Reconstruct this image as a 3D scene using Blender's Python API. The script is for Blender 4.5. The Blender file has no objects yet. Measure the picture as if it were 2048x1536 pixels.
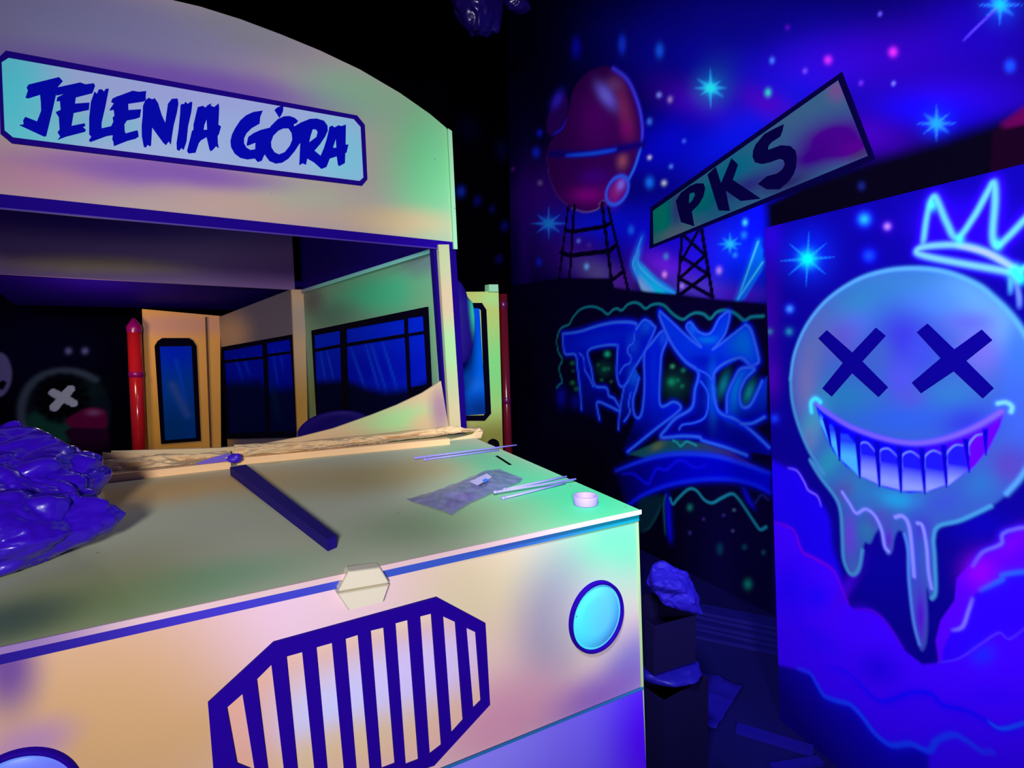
import bpy, math, random
import numpy as np
from mathutils import Vector, Matrix, noise
from mathutils.geometry import tessellate_polygon

# ------------------------------------------------------------------ camera
CAM = np.array([0.0, 0.0, 1.55])
FPX = 1161.5
YAW, PITCH, ROLL = np.radians([28.5, 5.8, -0.94])
_cy, _sy, _cp, _sp = np.cos(YAW), np.sin(YAW), np.cos(PITCH), np.sin(PITCH)
FW = np.array([_sy*_cp, _cy*_cp, -_sp])
_r0 = np.array([_cy, -_sy, 0.0]); _u0 = np.cross(_r0, FW)
_cr, _sr = np.cos(ROLL), np.sin(ROLL)
RT = _cr*_r0 + _sr*_u0
UP = -_sr*_r0 + _cr*_u0
scene = bpy.context.scene
COL = scene.collection
cam_data = bpy.data.cameras.new('camera')
cam_data.sensor_fit = 'HORIZONTAL'; cam_data.sensor_width = 36.0
cam_data.lens = FPX/2048.0*36.0
cam_data.clip_start = 0.02
cam = bpy.data.objects.new('camera', cam_data); COL.objects.link(cam)
cam.matrix_world = Matrix(((RT[0], UP[0], -FW[0], CAM[0]), (RT[1], UP[1], -FW[1], CAM[1]),
                           (RT[2], UP[2], -FW[2], CAM[2]), (0, 0, 0, 1)))
scene.camera = cam

# ------------------------------------------------------------------ world, lights, exposure
world = bpy.data.worlds.new('dark_room'); scene.world = world; world.use_nodes = True
world.node_tree.nodes['Background'].inputs[0].default_value = (0.024, 0.014, 0.10, 1)
world.node_tree.nodes['Background'].inputs[1].default_value = 0.8
vs = scene.view_settings
vs.view_transform = 'Standard'; vs.look = 'None'; vs.gamma = 1.0; vs.use_curve_mapping = False
vs.exposure = 0.0
scene.display_settings.display_device = 'sRGB'

def lamp(name, kind, loc, target, energy, color, size=0.5, size_y=None, spot=None, blend=0.5):
    l = bpy.data.lights.new(name, kind); l.energy = energy; l.color = color
    if kind == 'AREA':
        l.size = size
        if size_y: l.shape = 'RECTANGLE'; l.size_y = size_y
    else:
        l.shadow_soft_size = size
    if kind == 'SPOT':
        l.spot_size = math.radians(spot); l.spot_blend = blend
    o = bpy.data.objects.new(name, l); COL.objects.link(o)
    o.location = loc
    d = Vector(target) - Vector(loc)
    o.rotation_euler = d.to_track_quat('-Z', 'Y').to_euler()
    return o
# near-white spots for the room's unseen black lights, at bus and murals; cab fills are added
lamp('unseen_spot_over_bus', 'SPOT', (-0.65, -1.5, 2.08), (0.95, 2.1, 1.50), 455, (0.98, 0.94, 1.0), 0.2, spot=76, blend=0.85)
lamp('unseen_spot_murals', 'SPOT', (0.1, 0.25, 2.3), (2.42, 1.75, 1.5), 325, (0.80, 0.84, 1.0), 0.12, spot=88, blend=0.6)
lamp('cab_fill', 'POINT', (-0.62, 4.85, 1.5), (0, 5, 1), 11, (1.0, 0.78, 0.54), 0.08)  # unseen warm fill added to brighten the rear panel
lamp('cab_front_fill', 'POINT', (0.25, 3.0, 2.2), (0, 5, 1), 7, (0.86, 0.84, 1.0), 0.1)  # added fill, hidden behind the header, for cab wall and beam

# ------------------------------------------------------------------ pixel -> point on a plane of the place
def at(x, y, plane):
    p0, n = plane
    d = FPX*FW + (x-1024)*RT - (y-768)*UP
    return CAM + d*(np.dot(np.subtract(p0, CAM), n)/np.dot(d, n))
def px_of(p):
    v = np.asarray(p)-CAM
    return (1024+FPX*(v@RT)/(v@FW), 768-FPX*(v@UP)/(v@FW))
def vplane(a, b):
    a = np.array([a[0], a[1], 0.0]); b = np.array([b[0], b[1], 0.0]); t = b-a; t /= np.linalg.norm(t)
    n = np.array([t[1], -t[0], 0.0])
    if np.dot(CAM-a, n) < 0: n = -n
    return (a, n)
def Z(zoom, pts):
    ox, oy, k = zoom
    return [(ox+k*p[0], oy+k*p[1]) for p in pts]
def ats(pts, plane): return [at(p[0], p[1], plane) for p in pts]
NF = np.array([0.0, -1.0, 0.0])
D1 = 1.304                                      # hood front
FRONT = (np.array([0, D1, 0]), NF)
HOOD = (np.array([0, 0, 1.0]), np.array([0, 0, 1.0]))
WS = (np.array([0, 2.71, 0]), NF)               # windscreen
PIL = (np.array([0, 4.8, 0]), NF)               # cross beam and post
BACK = (np.array([0, 5.6, 0]), NF)              # rear panel of the cab
DOOR = (np.array([0, 3.4, 0]), NF)
FLOOR = (np.array([0, 0, 0.0]), np.array([0, 0, 1.0]))

# ------------------------------------------------------------------ materials
def lin(c):
    c = np.asarray(c, float)/255.0
    return np.where(c <= 0.04045, c/12.92, ((c+0.055)/1.055)**2.4)
def rgba(c):
    l = lin(c); return (float(l[0]), float(l[1]), float(l[2]), 1.0)
def base_mat(name, rough=0.55, spec=0.3):
    m = bpy.data.materials.new(name); m.use_nodes = True
    b = m.node_tree.nodes['Principled BSDF']
    b.inputs['Roughness'].default_value = rough
    b.inputs['Specular IOR Level'].default_value = spec
    return m, m.node_tree, b
def wear(nt, b, scale=60, strength=0.05, dist=0.002):
    tc = nt.nodes.new('ShaderNodeTexCoord'); n = nt.nodes.new('ShaderNodeTexNoise')
    n.inputs['Scale'].default_value = scale; n.inputs['Detail'].default_value = 4
    bp = nt.nodes.new('ShaderNodeBump'); bp.inputs['Strength'].default_value = strength; bp.inputs['Distance'].default_value = dist
    nt.links.new(tc.outputs['Object'], n.inputs['Vector']); nt.links.new(n.outputs['Fac'], bp.inputs['Height'])
    nt.links.new(bp.outputs['Normal'], b.inputs['Normal'])
    return tc
def flat(name, c, rough=0.55, spec=0.3, var=0.12, scale=25, bump=0.05):
    m, nt, b = base_mat(name, rough, spec)
    tc = wear(nt, b, scale*2, bump)
    n = nt.nodes.new('ShaderNodeTexNoise'); n.inputs['Scale'].default_value = scale*0.3; n.inputs['Detail'].default_value = 3
    r = nt.nodes.new('ShaderNodeMixRGB'); col = rgba(c)
    r.inputs[1].default_value = col
    r.inputs[2].default_value = tuple(x*(1-var*2) for x in col[:3])+(1,)
    nt.links.new(tc.outputs['Object'], n.inputs['Vector']); nt.links.new(n.outputs['Fac'], r.inputs[0])
    nt.links.new(r.outputs[0], b.inputs['Base Color'])
    return m
def soft_tints(name, base, blobs, rough=0.5, spec=0.25, specks=True):
    """sprayed paint and painted-in shade: soft clouds of colour (centre, radii, colour, strength) at fixed places on the panel"""
    m, nt, b = base_mat(name, rough, spec)
    N, L = nt.nodes, nt.links
    tc = wear(nt, b, 45, 0.06)
    ns = N.new('ShaderNodeTexNoise'); ns.inputs['Scale'].default_value = 2.2; ns.inputs['Detail'].default_value = 3
    L.new(tc.outputs['Object'], ns.inputs['Vector'])
    sub = N.new('ShaderNodeVectorMath'); sub.operation = 'SUBTRACT'; sub.inputs[1].default_value = (.5, .5, .5)
    L.new(ns.outputs['Color'], sub.inputs[0])
    sc = N.new('ShaderNodeVectorMath'); sc.operation = 'MULTIPLY_ADD'; sc.inputs[1].default_value = (.06, .06, .06)
    L.new(sub.outputs[0], sc.inputs[0]); L.new(tc.outputs['Object'], sc.inputs[2])
    cur = N.new('ShaderNodeRGB'); cur.outputs[0].default_value = rgba(base); out = cur.outputs[0]
    for c, rad, colr, st in blobs:
        if np.isscalar(rad): rad = (rad, rad, rad)
        s = N.new('ShaderNodeVectorMath'); s.operation = 'SUBTRACT'; s.inputs[1].default_value = tuple(float(v) for v in c)
        L.new(sc.outputs[0], s.inputs[0])
        d = N.new('ShaderNodeVectorMath'); d.operation = 'DIVIDE'; d.inputs[1].default_value = rad
        L.new(s.outputs[0], d.inputs[0])
        ln = N.new('ShaderNodeVectorMath'); ln.operation = 'LENGTH'; L.new(d.outputs[0], ln.inputs[0])
        mr = N.new('ShaderNodeMapRange'); mr.interpolation_type = 'SMOOTHERSTEP'
        mr.inputs['From Min'].default_value = 1.7; mr.inputs['From Max'].default_value = 0.0
        mr.inputs['To Min'].default_value = 0.0; mr.inputs['To Max'].default_value = st
        L.new(ln.outputs['Value'], mr.inputs['Value'])
        mx = N.new('ShaderNodeMixRGB'); mx.inputs[2].default_value = rgba(colr)
        L.new(mr.outputs[0], mx.inputs[0]); L.new(out, mx.inputs[1]); out = mx.outputs[0]
    if specks:
        vo = N.new('ShaderNodeTexVoronoi'); vo.inputs['Scale'].default_value = 9.0
        L.new(tc.outputs['Object'], vo.inputs['Vector'])
        lt = N.new('ShaderNodeMath'); lt.operation = 'LESS_THAN'; lt.inputs[1].default_value = 0.030
        L.new(vo.outputs['Distance'], lt.inputs[0])
        ml = N.new('ShaderNodeMath'); ml.operation = 'MULTIPLY'; ml.inputs[1].default_value = 0.6
        L.new(lt.outputs[0], ml.inputs[0])
        mx = N.new('ShaderNodeMixRGB'); mx.inputs[2].default_value = rgba((70, 60, 50))
        L.new(ml.outputs[0], mx.inputs[0]); L.new(out, mx.inputs[1]); out = mx.outputs[0]
    L.new(out, b.inputs['Base Color'])
    return m
def mural_mat():
    m, nt, b = base_mat('mural_paint', 0.8, 0.02)
    a = nt.nodes.new('ShaderNodeAttribute'); a.attribute_name = 'paint'
    nt.links.new(a.outputs['Color'], b.inputs['Base Color'])
    wear(nt, b, 50, 0.05)
    return m
MURAL = mural_mat()

# ------------------------------------------------------------------ object helpers
def link(name, me, mat, parent=None):
    o = bpy.data.objects.new(name, me); COL.objects.link(o)
    if mat is not None and not me.materials: me.materials.append(mat)
    if parent is not None:
        o.parent = parent
        M = Matrix.Identity(4); q = parent
        M = wmat(parent)
        o.matrix_parent_inverse = M.inverted()
    return o
def wmat(o):
    m = Matrix.LocRotScale(o.location, o.rotation_euler, o.scale)
    if o.parent is not None: m = wmat(o.parent) @ o.matrix_parent_inverse @ m
    return m
def mesh(name, verts, faces, smooth=False):
    me = bpy.data.meshes.new(name)
    me.from_pydata([tuple(map(float, v)) for v in verts], [], [tuple(f) for f in faces])
    if smooth: me.polygons.foreach_set('use_smooth', [True]*len(me.polygons))
    me.update(); return me
def obj(name, verts, faces, mat, parent=None, smooth=False):
    return link(name, mesh(name, verts, faces, smooth), mat, parent)
def thing(name, label, cat, loc, group=None):
    o = bpy.data.objects.new(name, None); COL.objects.link(o); o.location = loc
    o.empty_display_size = 0.1
    return tag(o, label, cat, group)
def tag(o, label, cat, group=None):
    o['label'] = label; o['category'] = cat
    if group: o['group'] = group
    return o
def struct(o): o['kind'] = 'structure'; return o
def slab(name, pts, n, th, mat, parent=None, holes=()):
    """a flat board: outline (front face) with holes, th thick, extending away from n"""
    loops = [list(map(np.asarray, pts))] + [list(map(np.asarray, h)) for h in holes]
    n = np.asarray(n, float)
    t = np.cross(n, [0, 0, 1.0])
    if np.linalg.norm(t) < 1e-3: t = np.array([1.0, 0, 0])
    t /= np.linalg.norm(t); u = np.cross(n, t)
    tri = tessellate_polygon([[Vector((float(np.dot(p, t)), float(np.dot(p, u)), 0)) for p in lp] for lp in loops])
    V = [p for lp in loops for p in lp]; k = len(V)
    verts = V + [p-n*th for p in V]; faces = []
    for a, b, c in tri:
        if np.dot(np.cross(V[b]-V[a], V[c]-V[a]), n) < 0: b, c = c, b
        faces.append((a, b, c)); faces.append((c+k, b+k, a+k))
    o = 0
    for lp in loops:
        m = len(lp)
        for i in range(m):
            j = (i+1) % m; faces.append((o+i, o+j, o+j+k, o+i+k))
        o += m
    ob = obj(name, verts, faces, mat, parent)
    import bmesh
    bm = bmesh.new(); bm.from_mesh(ob.data); bmesh.ops.recalc_face_normals(bm, faces=bm.faces); bm.to_mesh(ob.data); bm.free()
    return ob
def box(name, lo, hi, mat, parent=None):
    x0, y0, z0 = lo; x1, y1, z1 = hi
    v = [(x0,y0,z0),(x1,y0,z0),(x1,y1,z0),(x0,y1,z0),(x0,y0,z1),(x1,y0,z1),(x1,y1,z1),(x0,y1,z1)]
    return obj(name, v, BOXF, mat, parent)
BOXF = [(3,2,1,0),(4,5,6,7),(0,1,5,4),(1,2,6,5),(2,3,7,6),(3,0,4,7)]
def hexa(name, b, t, mat, parent=None):
    """six-sided block from 4 bottom and 4 top corners"""
    return obj(name, list(b)+list(t), BOXF, mat, parent)
def tube(name, p0, p1, r0, r1, mat, parent=None, seg=20, cap=True):
    p0 = np.asarray(p0, float); p1 = np.asarray(p1, float); d = p1-p0; d = d/np.linalg.norm(d)
    a = np.cross(d, [0.3, 0.9, 0.2]); a /= np.linalg.norm(a); b = np.cross(d, a)
    v, f = [], []
    for p, r in ((p0, r0), (p1, r1)):
        for i in range(seg):
            an = 2*math.pi*i/seg; v.append(p + r*(math.cos(an)*a+math.sin(an)*b))
    for i in range(seg):
        j = (i+1) % seg; f.append((i, j, seg+j, seg+i))
    if cap: f.append(tuple(range(seg-1, -1, -1))); f.append(tuple(range(seg, 2*seg)))
    o = obj(name, v, f, mat, parent)
    for p in o.data.polygons[:seg]: p.use_smooth = True
    return o
def lathe(name, prof, c, axis, mat, parent=None, seg=48):
    """profile of (radius, height) turned about axis through c"""
    axis = np.asarray(axis, float)/np.linalg.norm(axis); c = np.asarray(c, float)
    a = np.cross(axis, [0.13, 0.2, 0.97]); a /= np.linalg.norm(a); b = np.cross(axis, a)
    v, f = [], []; m = len(prof)
    for i in range(seg):
        an = 2*math.pi*i/seg; e = math.cos(an)*a+math.sin(an)*b
        for r, h in prof: v.append(c+e*r+axis*h)
    for i in range(seg):
        j = (i+1) % seg
        for q in range(m-1): f.append((i*m+q, j*m+q, j*m+q+1, i*m+q+1))
    return obj(name, v, f, mat, parent, smooth=True)

# ------------------------------------------------------------------ painting a mural onto a wall
class Canvas:
    def __init__(s, plane, P3, base):
        s.plane = plane; s.o = np.asarray(plane[0], float); n = np.asarray(plane[1], float)
        s.a = np.array([-n[1], n[0], 0.0]); s.a /= np.linalg.norm(s.a)
        s.nv, s.nu = P3.shape[:2]; s.P = P3.reshape(-1, 3)
        s.S = (s.P-s.o)@s.a; s.T = s.P[:, 2].copy()
        s.c = np.tile(lin(base), (len(s.P), 1))
    def st(s, p):
        q = at(p[0], p[1], s.plane); return np.array([np.dot(q-s.o, s.a), q[2]])
    def sts(s, pts): return np.array([s.st(p) for p in pts])
    def unit(s, p):
        c = s.st(p); return np.linalg.norm(s.st((p[0], p[1]+4))-c)/4
    def mix(s, idx, al, col, add=False):
        c = lin(col); al = np.clip(al, 0, 1)[:, None]
        s.c[idx] = np.clip(s.c[idx]+c*al, 0, 1) if add else s.c[idx]*(1-al)+c*al
    def near(s, q, pad):
        lo = q.min(0)-pad; hi = q.max(0)+pad
        return np.nonzero((s.S > lo[0]) & (s.S < hi[0]) & (s.T > lo[1]) & (s.T < hi[1]))[0]
    @staticmethod
    def curve(q, n=6, closed=False):
        k = len(q); out = []
        rng = range(k if closed else k-1)
        for i in rng:
            if closed: p0, p1, p2, p3 = q[i-1], q[i], q[(i+1) % k], q[(i+2) % k]
            else: p0, p1, p2, p3 = q[max(i-1, 0)], q[i], q[i+1], q[min(i+2, k-1)]
            for j in range(n):
                t = j/n
                out.append(0.5*((2*p1)+(p2-p0)*t+(2*p0-5*p1+4*p2-p3)*t*t+(3*p1-p0-3*p2+p3)*t**3))
        out.append(q[0] if closed else q[-1])
        return np.array(out)
    def dist(s, idx, q):
        X = np.stack([s.S[idx], s.T[idx]], 1); best = np.full(len(idx), 1e9); par = np.zeros(len(idx)); k = len(q)-1
        for i in range(k):
            a, b = q[i], q[i+1]; d = b-a; L = d@d+1e-12
            t = np.clip(((X-a)@d)/L, 0, 1); e = np.hypot(*(X-a-t[:, None]*d).T)
            m = e < best; best[m] = e[m]; par[m] = (i+t[m])/k
        return best, par
    def stroke(s, pts, w, col, op=1.0, glow=0, gcol=None, gop=0.5, smooth=True, closed=False, hard=False, taper=False, add=False):
        q = s.sts(pts); u = s.unit(pts[len(pts)//2])
        if smooth and len(q) > 2: q = s.curve(q, 6, closed)
        elif closed: q = np.vstack([q, q[:1]])
        W = w*u*0.5; G = glow*u
        idx = s.near(q, max(2.6*W, 2.2*G)+0.004)
        if not len(idx): return
        d, t = s.dist(idx, q)
        tp = np.sin(np.pi*np.clip(t*0.9+0.05, 0, 1))**0.6 if taper else 1.0
        if glow: s.mix(idx, gop*np.exp(-(d/G)**2)*tp, gcol or col, add)
        if hard: al = np.clip((W-d)/(0.0035)+0.5, 0, 1)
        else: al = np.exp(-(d/(W*1.15))**2.4)
        s.mix(idx, op*al*tp, col, add)
    def fill(s, pts, col, soft=2.0, op=1.0, smooth=False, grad=None):
        """grad = ((px), (px), colour2): blends towards colour2 from the first to the second point"""
        q = s.sts(pts); u = s.unit(pts[0])
        if smooth: q = s.curve(q, 6, True)
        else: q = np.vstack([q, q[:1]])
        so = soft*u; idx = s.near(q, 2*so+0.004)
        if not len(idx): return
        d, _ = s.dist(idx, q)
        x, y = s.S[idx], s.T[idx]; ins = np.zeros(len(idx), bool)
        for i in range(len(q)-1):
            (x0, y0), (x1, y1) = q[i], q[i+1]
            if y0 == y1: continue
            c = ((y0 > y) != (y1 > y)) & (x < (x1-x0)*(y-y0)/(y1-y0)+x0); ins ^= c
        sd = np.where(ins, d, -d); al = np.clip(sd/(2*so)+0.5, 0, 1); al = al*al*(3-2*al)
        if grad:
            a, b = s.st(grad[0]), s.st(grad[1]); e = b-a
            t = np.clip(((x-a[0])*e[0]+(y-a[1])*e[1])/(e@e), 0, 1)[:, None]
            c = lin(col)*(1-t)+lin(grad[2])*t; A = (al*op)[:, None]
            s.c[idx] = s.c[idx]*(1-A)+c*A
        else: s.mix(idx, al*op, col)
    def clip_begin(s, pts, soft=3.0, smooth=False):
        keep = s.c.copy(); s.c[:] = 0; s.fill(pts, (255, 255, 255), soft, 1.0, smooth)
        s._al = s.c[:, :1].copy(); s._keep = keep; s.c = keep.copy()
    def clip_end(s): s.c = s._keep*(1-s._al)+s.c*s._al
    def blob(s, c, rx, ry, col, op=1.0, rot=0.0, add=False, p=2.0):
        o = s.st(c); ca, sa = math.cos(math.radians(rot)), math.sin(math.radians(rot))
        A = np.stack([s.st((c[0]+rx*ca, c[1]+rx*sa))-o, s.st((c[0]-ry*sa, c[1]+ry*ca))-o], 1)
        R = np.abs(A).sum(1)*2.4
        idx = np.nonzero((np.abs(s.S-o[0]) < R[0]) & (np.abs(s.T-o[1]) < R[1]))[0]
        if not len(idx): return
        e = np.linalg.solve(A, np.stack([s.S[idx]-o[0], s.T[idx]-o[1]]))
        s.mix(idx, op*np.exp(-(np.hypot(e[0], e[1])**p)), col, add)
    def star(s, c, r, col, rays=((0, 1), (90, .9), (38, .8), (142, .8)), core=None, halo=None):
        if halo: s.blob(c, r*.75, r*.75, halo, .55)
        for an, l in rays:
            dx, dy = math.cos(math.radians(an))*r*l, math.sin(math.radians(an))*r*l
            n = 6
            for sgn in (-1, 1):
                for i in range(n):
                    s.stroke([(c[0]+sgn*dx*i/n, c[1]+sgn*dy*i/n), (c[0]+sgn*dx*(i+1)/n, c[1]+sgn*dy*(i+1)/n)],
                             4.5*(1-i/n)+1.6, col, .85*(1-i/n)**0.8+.05)
        s.blob(c, r*.26, r*.26, core or col, 1)
    def mottle(s, scale, amt, seed=0):
        v = np.array([noise.noise(Vector((x*scale+seed, y*scale, seed))) for x, y in zip(s.S, s.T)])
        s.c *= (1+amt*v)[:, None]; np.clip(s.c, 0, 1, s.c)
    def build(s, name, th, mat=MURAL, parent=None, back=(10, 8, 30)):
        nv, nu = s.nv, s.nu; k = len(s.P)
        i, j = np.meshgrid(np.arange(nv-1), np.arange(nu-1), indexing='ij'); a = (i*nu+j).ravel()
        F = np.stack([a, a+1, a+nu+1, a+nu], 1)
        n = np.asarray(s.plane[1], float)
        f0 = F[0]
        if np.dot(np.cross(s.P[f0[1]]-s.P[f0[0]], s.P[f0[3]]-s.P[f0[0]]), n) < 0: F = F[:, ::-1]
        cor = [0, nu-1, nv*nu-1, (nv-1)*nu]
        fr = s.P[cor]; bk = fr-n*th
        V = np.vstack([s.P, fr, bk]); faces = [tuple(f) for f in F.tolist()]
        faces += [(k+q, k+(q+1) % 4, k+4+(q+1) % 4, k+4+q) for q in range(4)] + [(k+7, k+6, k+5, k+4)]
        me = bpy.data.meshes.new(name); me.from_pydata(V.tolist(), [], faces); me.update()
        at_ = me.attributes.new('paint', 'FLOAT_COLOR', 'POINT')
        C = np.ones((len(V), 4)); C[:k, :3] = s.c; C[k:, :3] = lin(back)
        at_.data.foreach_set('color', C.astype(np.float32).ravel())
        return link(name, me, mat, parent)
def grid_st(plane, svals, tvals):
    o = np.asarray(plane[0], float); n = np.asarray(plane[1], float); a = np.array([-n[1], n[0], 0.0])
    S, T = np.meshgrid(svals, tvals)
    P = o[None, None, :]*np.array([1, 1, 0]) + S[..., None]*a; P[..., 2] = T
    return P
def grid_quad(tl, tr, br, bl, nu, nv):
    u = np.linspace(0, 1, nu)[None, :, None]; v = np.linspace(0, 1, nv)[:, None, None]
    return (1-v)*((1-u)*bl+u*br)+v*((1-u)*tl+u*tr)

# ================================================================== THE ROOM
M_floor = flat('floor_concrete', (14, 8, 96), 0.45, 0.4, 0.3, 8)
M_black = flat('black_paint', (4, 3, 10), 0.8, 0.03, 0.2, 10)
floor = struct(box('floor', (-4.0, -3.0, -0.1), (4.0, 7.4, 0.0), M_floor)); floor['label'] = 'dark concrete floor strewn with boards and paper'
ceil = struct(box('ceiling', (-4.0, -3.0, 4.55), (4.0, 7.4, 4.65), M_black))

# ------------------------------------------------------------------ far wall behind the bus, with a dark painted creature
FAR = (np.array([0, 7.0, 0]), NF)
s0 = [-4.0, -2.6, -2.0]
sv = np.concatenate([s0, np.arange(-1.9, 0.1, 0.011), np.arange(0.2, 4.01, 0.04)])
cv = Canvas(FAR, grid_st(FAR, sv, np.concatenate([[0, .3], np.arange(.5, 2.1, .011), np.arange(2.15, 4.56, .04)])), (2, 1, 9))
z3 = (0, 560, .29297)
cv.blob((60, 700), 160, 90, (9, 5, 46), .8)
cv.fill(Z(z3, [(140, 900), (160, 780), (240, 680), (370, 620), (520, 620), (640, 660), (720, 760), (760, 900), (720, 1080), (600, 1180), (400, 1200), (220, 1100)]), (14, 22, 36), 4, smooth=True)
cv.stroke(Z(z3, [(200, 1060), (145, 930), (170, 780), (260, 670), (400, 622), (540, 632), (650, 680)]), 12, (70, 84, 104), .8, glow=6, gcol=(40, 54, 70))
cv.fill(Z(z3, [(180, 950), (260, 900), (360, 960), (470, 930), (450, 1120), (240, 1060)]), (22, 72, 62), 8, .9, smooth=True)
cv.blob(Z(z3, [(600, 760)])[0], 30, 22, (18, 44, 42), .7)
for an in range(0, 360, 24):
    a = math.radians(an); c = Z(z3, [(425, 810)])[0]
    cv.stroke([c, (c[0]+math.cos(a)*48, c[1]+math.sin(a)*44)], 15, (4, 4, 12), .95)
cv.blob(Z(z3, [(425, 810)])[0], 26, 26, (5, 5, 14), .9)
cv.stroke(Z(z3, [(365, 770), (500, 840)]), 15, (176, 184, 235), hard=True)
cv.stroke(Z(z3, [(370, 870), (480, 745)]), 15, (176, 184, 235), hard=True)
cv.fill(Z(z3, [(450, 960), (520, 910), (620, 870), (720, 900), (720, 1010), (600, 1020), (480, 1000)]), (96, 4, 62), 3, smooth=True)
cv.blob(Z(z3, [(640, 905)])[0], 14, 6, (150, 90, 140), .7)
cv.fill(Z(z3, [(460, 1020), (720, 1020), (720, 1100), (500, 1100)]), (40, 2, 40), 4, smooth=True)
cv.fill([(-40, 760), (-30, 720), (-8, 705), (12, 712), (23, 740), (20, 770), (4, 792), (-20, 790)], (104, 100, 160), 3, smooth=True)
cv.fill([(-6, 765), (8, 760), (14, 766), (6, 780), (-4, 778)], (8, 6, 20), 2)
for p in ((137, 702), (170, 702)):
    cv.blob(p, 6, 6, (120, 120, 190), .9)
for x, y, r, c in ((922, 383, 7, (30, 70, 240)), (955, 402, 6, (16, 20, 150)), (985, 418, 5, (16, 14, 110)), (1010, 452, 6, (16, 20, 150)),
                   (998, 518, 5, (20, 10, 120)), (940, 250, 20, (8, 8, 60)), (1008, 300, 14, (10, 8, 70))):
    cv.blob((x, y), r, r*1.3, c, .9)
cv.c = np.clip(cv.c*1.7, 0, 1)
wall_back = struct(cv.build('wall_back', 0.1))
wall_back['label'] = 'dark far wall with a painted round creature seen through the cab'

# ------------------------------------------------------------------ long side wall: painted night sky, tower, sign and graffiti
XW = 2.6
SIDE = (np.array([XW, 0, 0]), np.array([-1.0, 0, 0]))
cols = [np.interp(0, [0, 1], [0, 1])]
ys = np.array([at(x, 650, SIDE)[1] for x in np.arange(1024, 2075, 2.6)])
sv = np.concatenate([-ys, np.arange(-ys[-1]+.02, 0.6, 0.03)])
cv = Canvas(SIDE, grid_st(SIDE, np.sort(sv), np.arange(0, 4.551, .0072)), (4, 0, 78))
# nebula
for x, y, rx, ry, rot, c, op in ((1060, 300, 120, 420, 0, (4, 1, 38), .95), (1040, 60, 170, 170, 0, (3, 1, 30), .9),
        (1350, 90, 230, 90, 10, (8, 6, 150), .8), (1580, 140, 180, 70, -10, (4, 10, 190), .7), (1450, 40, 190, 60, 0, (10, 4, 120), .7),
        (1720, 120, 240, 60, -8, (52, 0, 176), .75), (1900, 190, 200, 50, 0, (44, 2, 178), .7), (1850, 220, 120, 40, 0, (6, 4, 214), .7),
        (1390, 205, 90, 34, 20, (62, 0, 158), .8), (1330, 290, 110, 60, -20, (4, 4, 200), .8), (1480, 270, 160, 60, -30, (6, 20, 222), .7),
        (1530, 205, 60, 26, 25, (72, 0, 160), .7), (1730, 270, 90, 40, 10, (66, 0, 168), .6), (1960, 60, 120, 90, 0, (22, 2, 168), .6),
        (1440, 140, 40, 40, 0, (18, 40, 120), .4), (1080, 390, 60, 70, 50, (58, 0, 130), .7), (1050, 470, 14, 130, 0, (44, 0, 120), .6),
        (1190, 450, 90, 40, 0, (4, 20, 214), .9), (1160, 520, 80, 40, 30, (66, 8, 150), .7), (1100, 500, 50, 50, 0, (40, 6, 110), .6),
        (1195, 545, 50, 22, 25, (84, 72, 128), .8), (1240, 560, 30, 26, 0, (78, 20, 150), .8), (1300, 470, 90, 60, 0, (10, 6, 206), .8),
        (1335, 535, 60, 26, 22, (104, 26, 200), .9), (1400, 500, 60, 70, 0, (34, 10, 214), .8), (1480, 520, 70, 90, 0, (4, 34, 246), .8),
        (1390, 575, 70, 22, 10, (74, 50, 170), .8), (1470, 590, 60, 16, 0, (70, 20, 190), .8), (1420, 400, 100, 40, -25, (6, 6, 190), .7),
        (1520, 430, 50, 60, 0, (6, 10, 230), .8)):
    cv.blob((x, y), rx, ry, c, op, rot)
# swirling comet
zE = (1080, 400, .17578)
cv.fill(Z(zE, [(1075, 690), (1120, 700), (1200, 770), (1320, 890), (1540, 1065), (1200, 1040), (1130, 930), (1090, 800)]), (6, 150, 230), 5, .95, smooth=True)
cv.fill(Z(zE, [(1120, 760), (1200, 800), (1320, 930), (1430, 1050), (1280, 1040), (1180, 920)]), (10, 196, 196), 5, .95, smooth=True)
cv.fill(Z(zE, [(1110, 870), (1180, 900), (1290, 1040), (1170, 1030)]), (130, 170, 190), 5, .8, smooth=True)
for pts in ([(1160, 420), (1100, 600), (1085, 720), (1130, 840), (1230, 960), (1320, 1060)], [(1130, 560), (1115, 720), (1230, 860), (1400, 990), (1540, 1065)], [(1080, 640), (1060, 740), (1110, 880)]):
    cv.stroke(Z(zE, pts), 4, (60, 170, 255), .9, glow=9, gcol=(10, 110, 255), gop=.6, taper=True)
cv.fill([(1474, 602), (1490, 555), (1516, 478), (1526, 500), (1524, 540), (1490, 598)], (0, 96, 250), 3, .85)
for q in ((1516, 484), (1525, 525)):
    cv.stroke([(1476, 598), q], 4, (60, 180, 255), .9, glow=8, gcol=(0, 110, 255))
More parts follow.
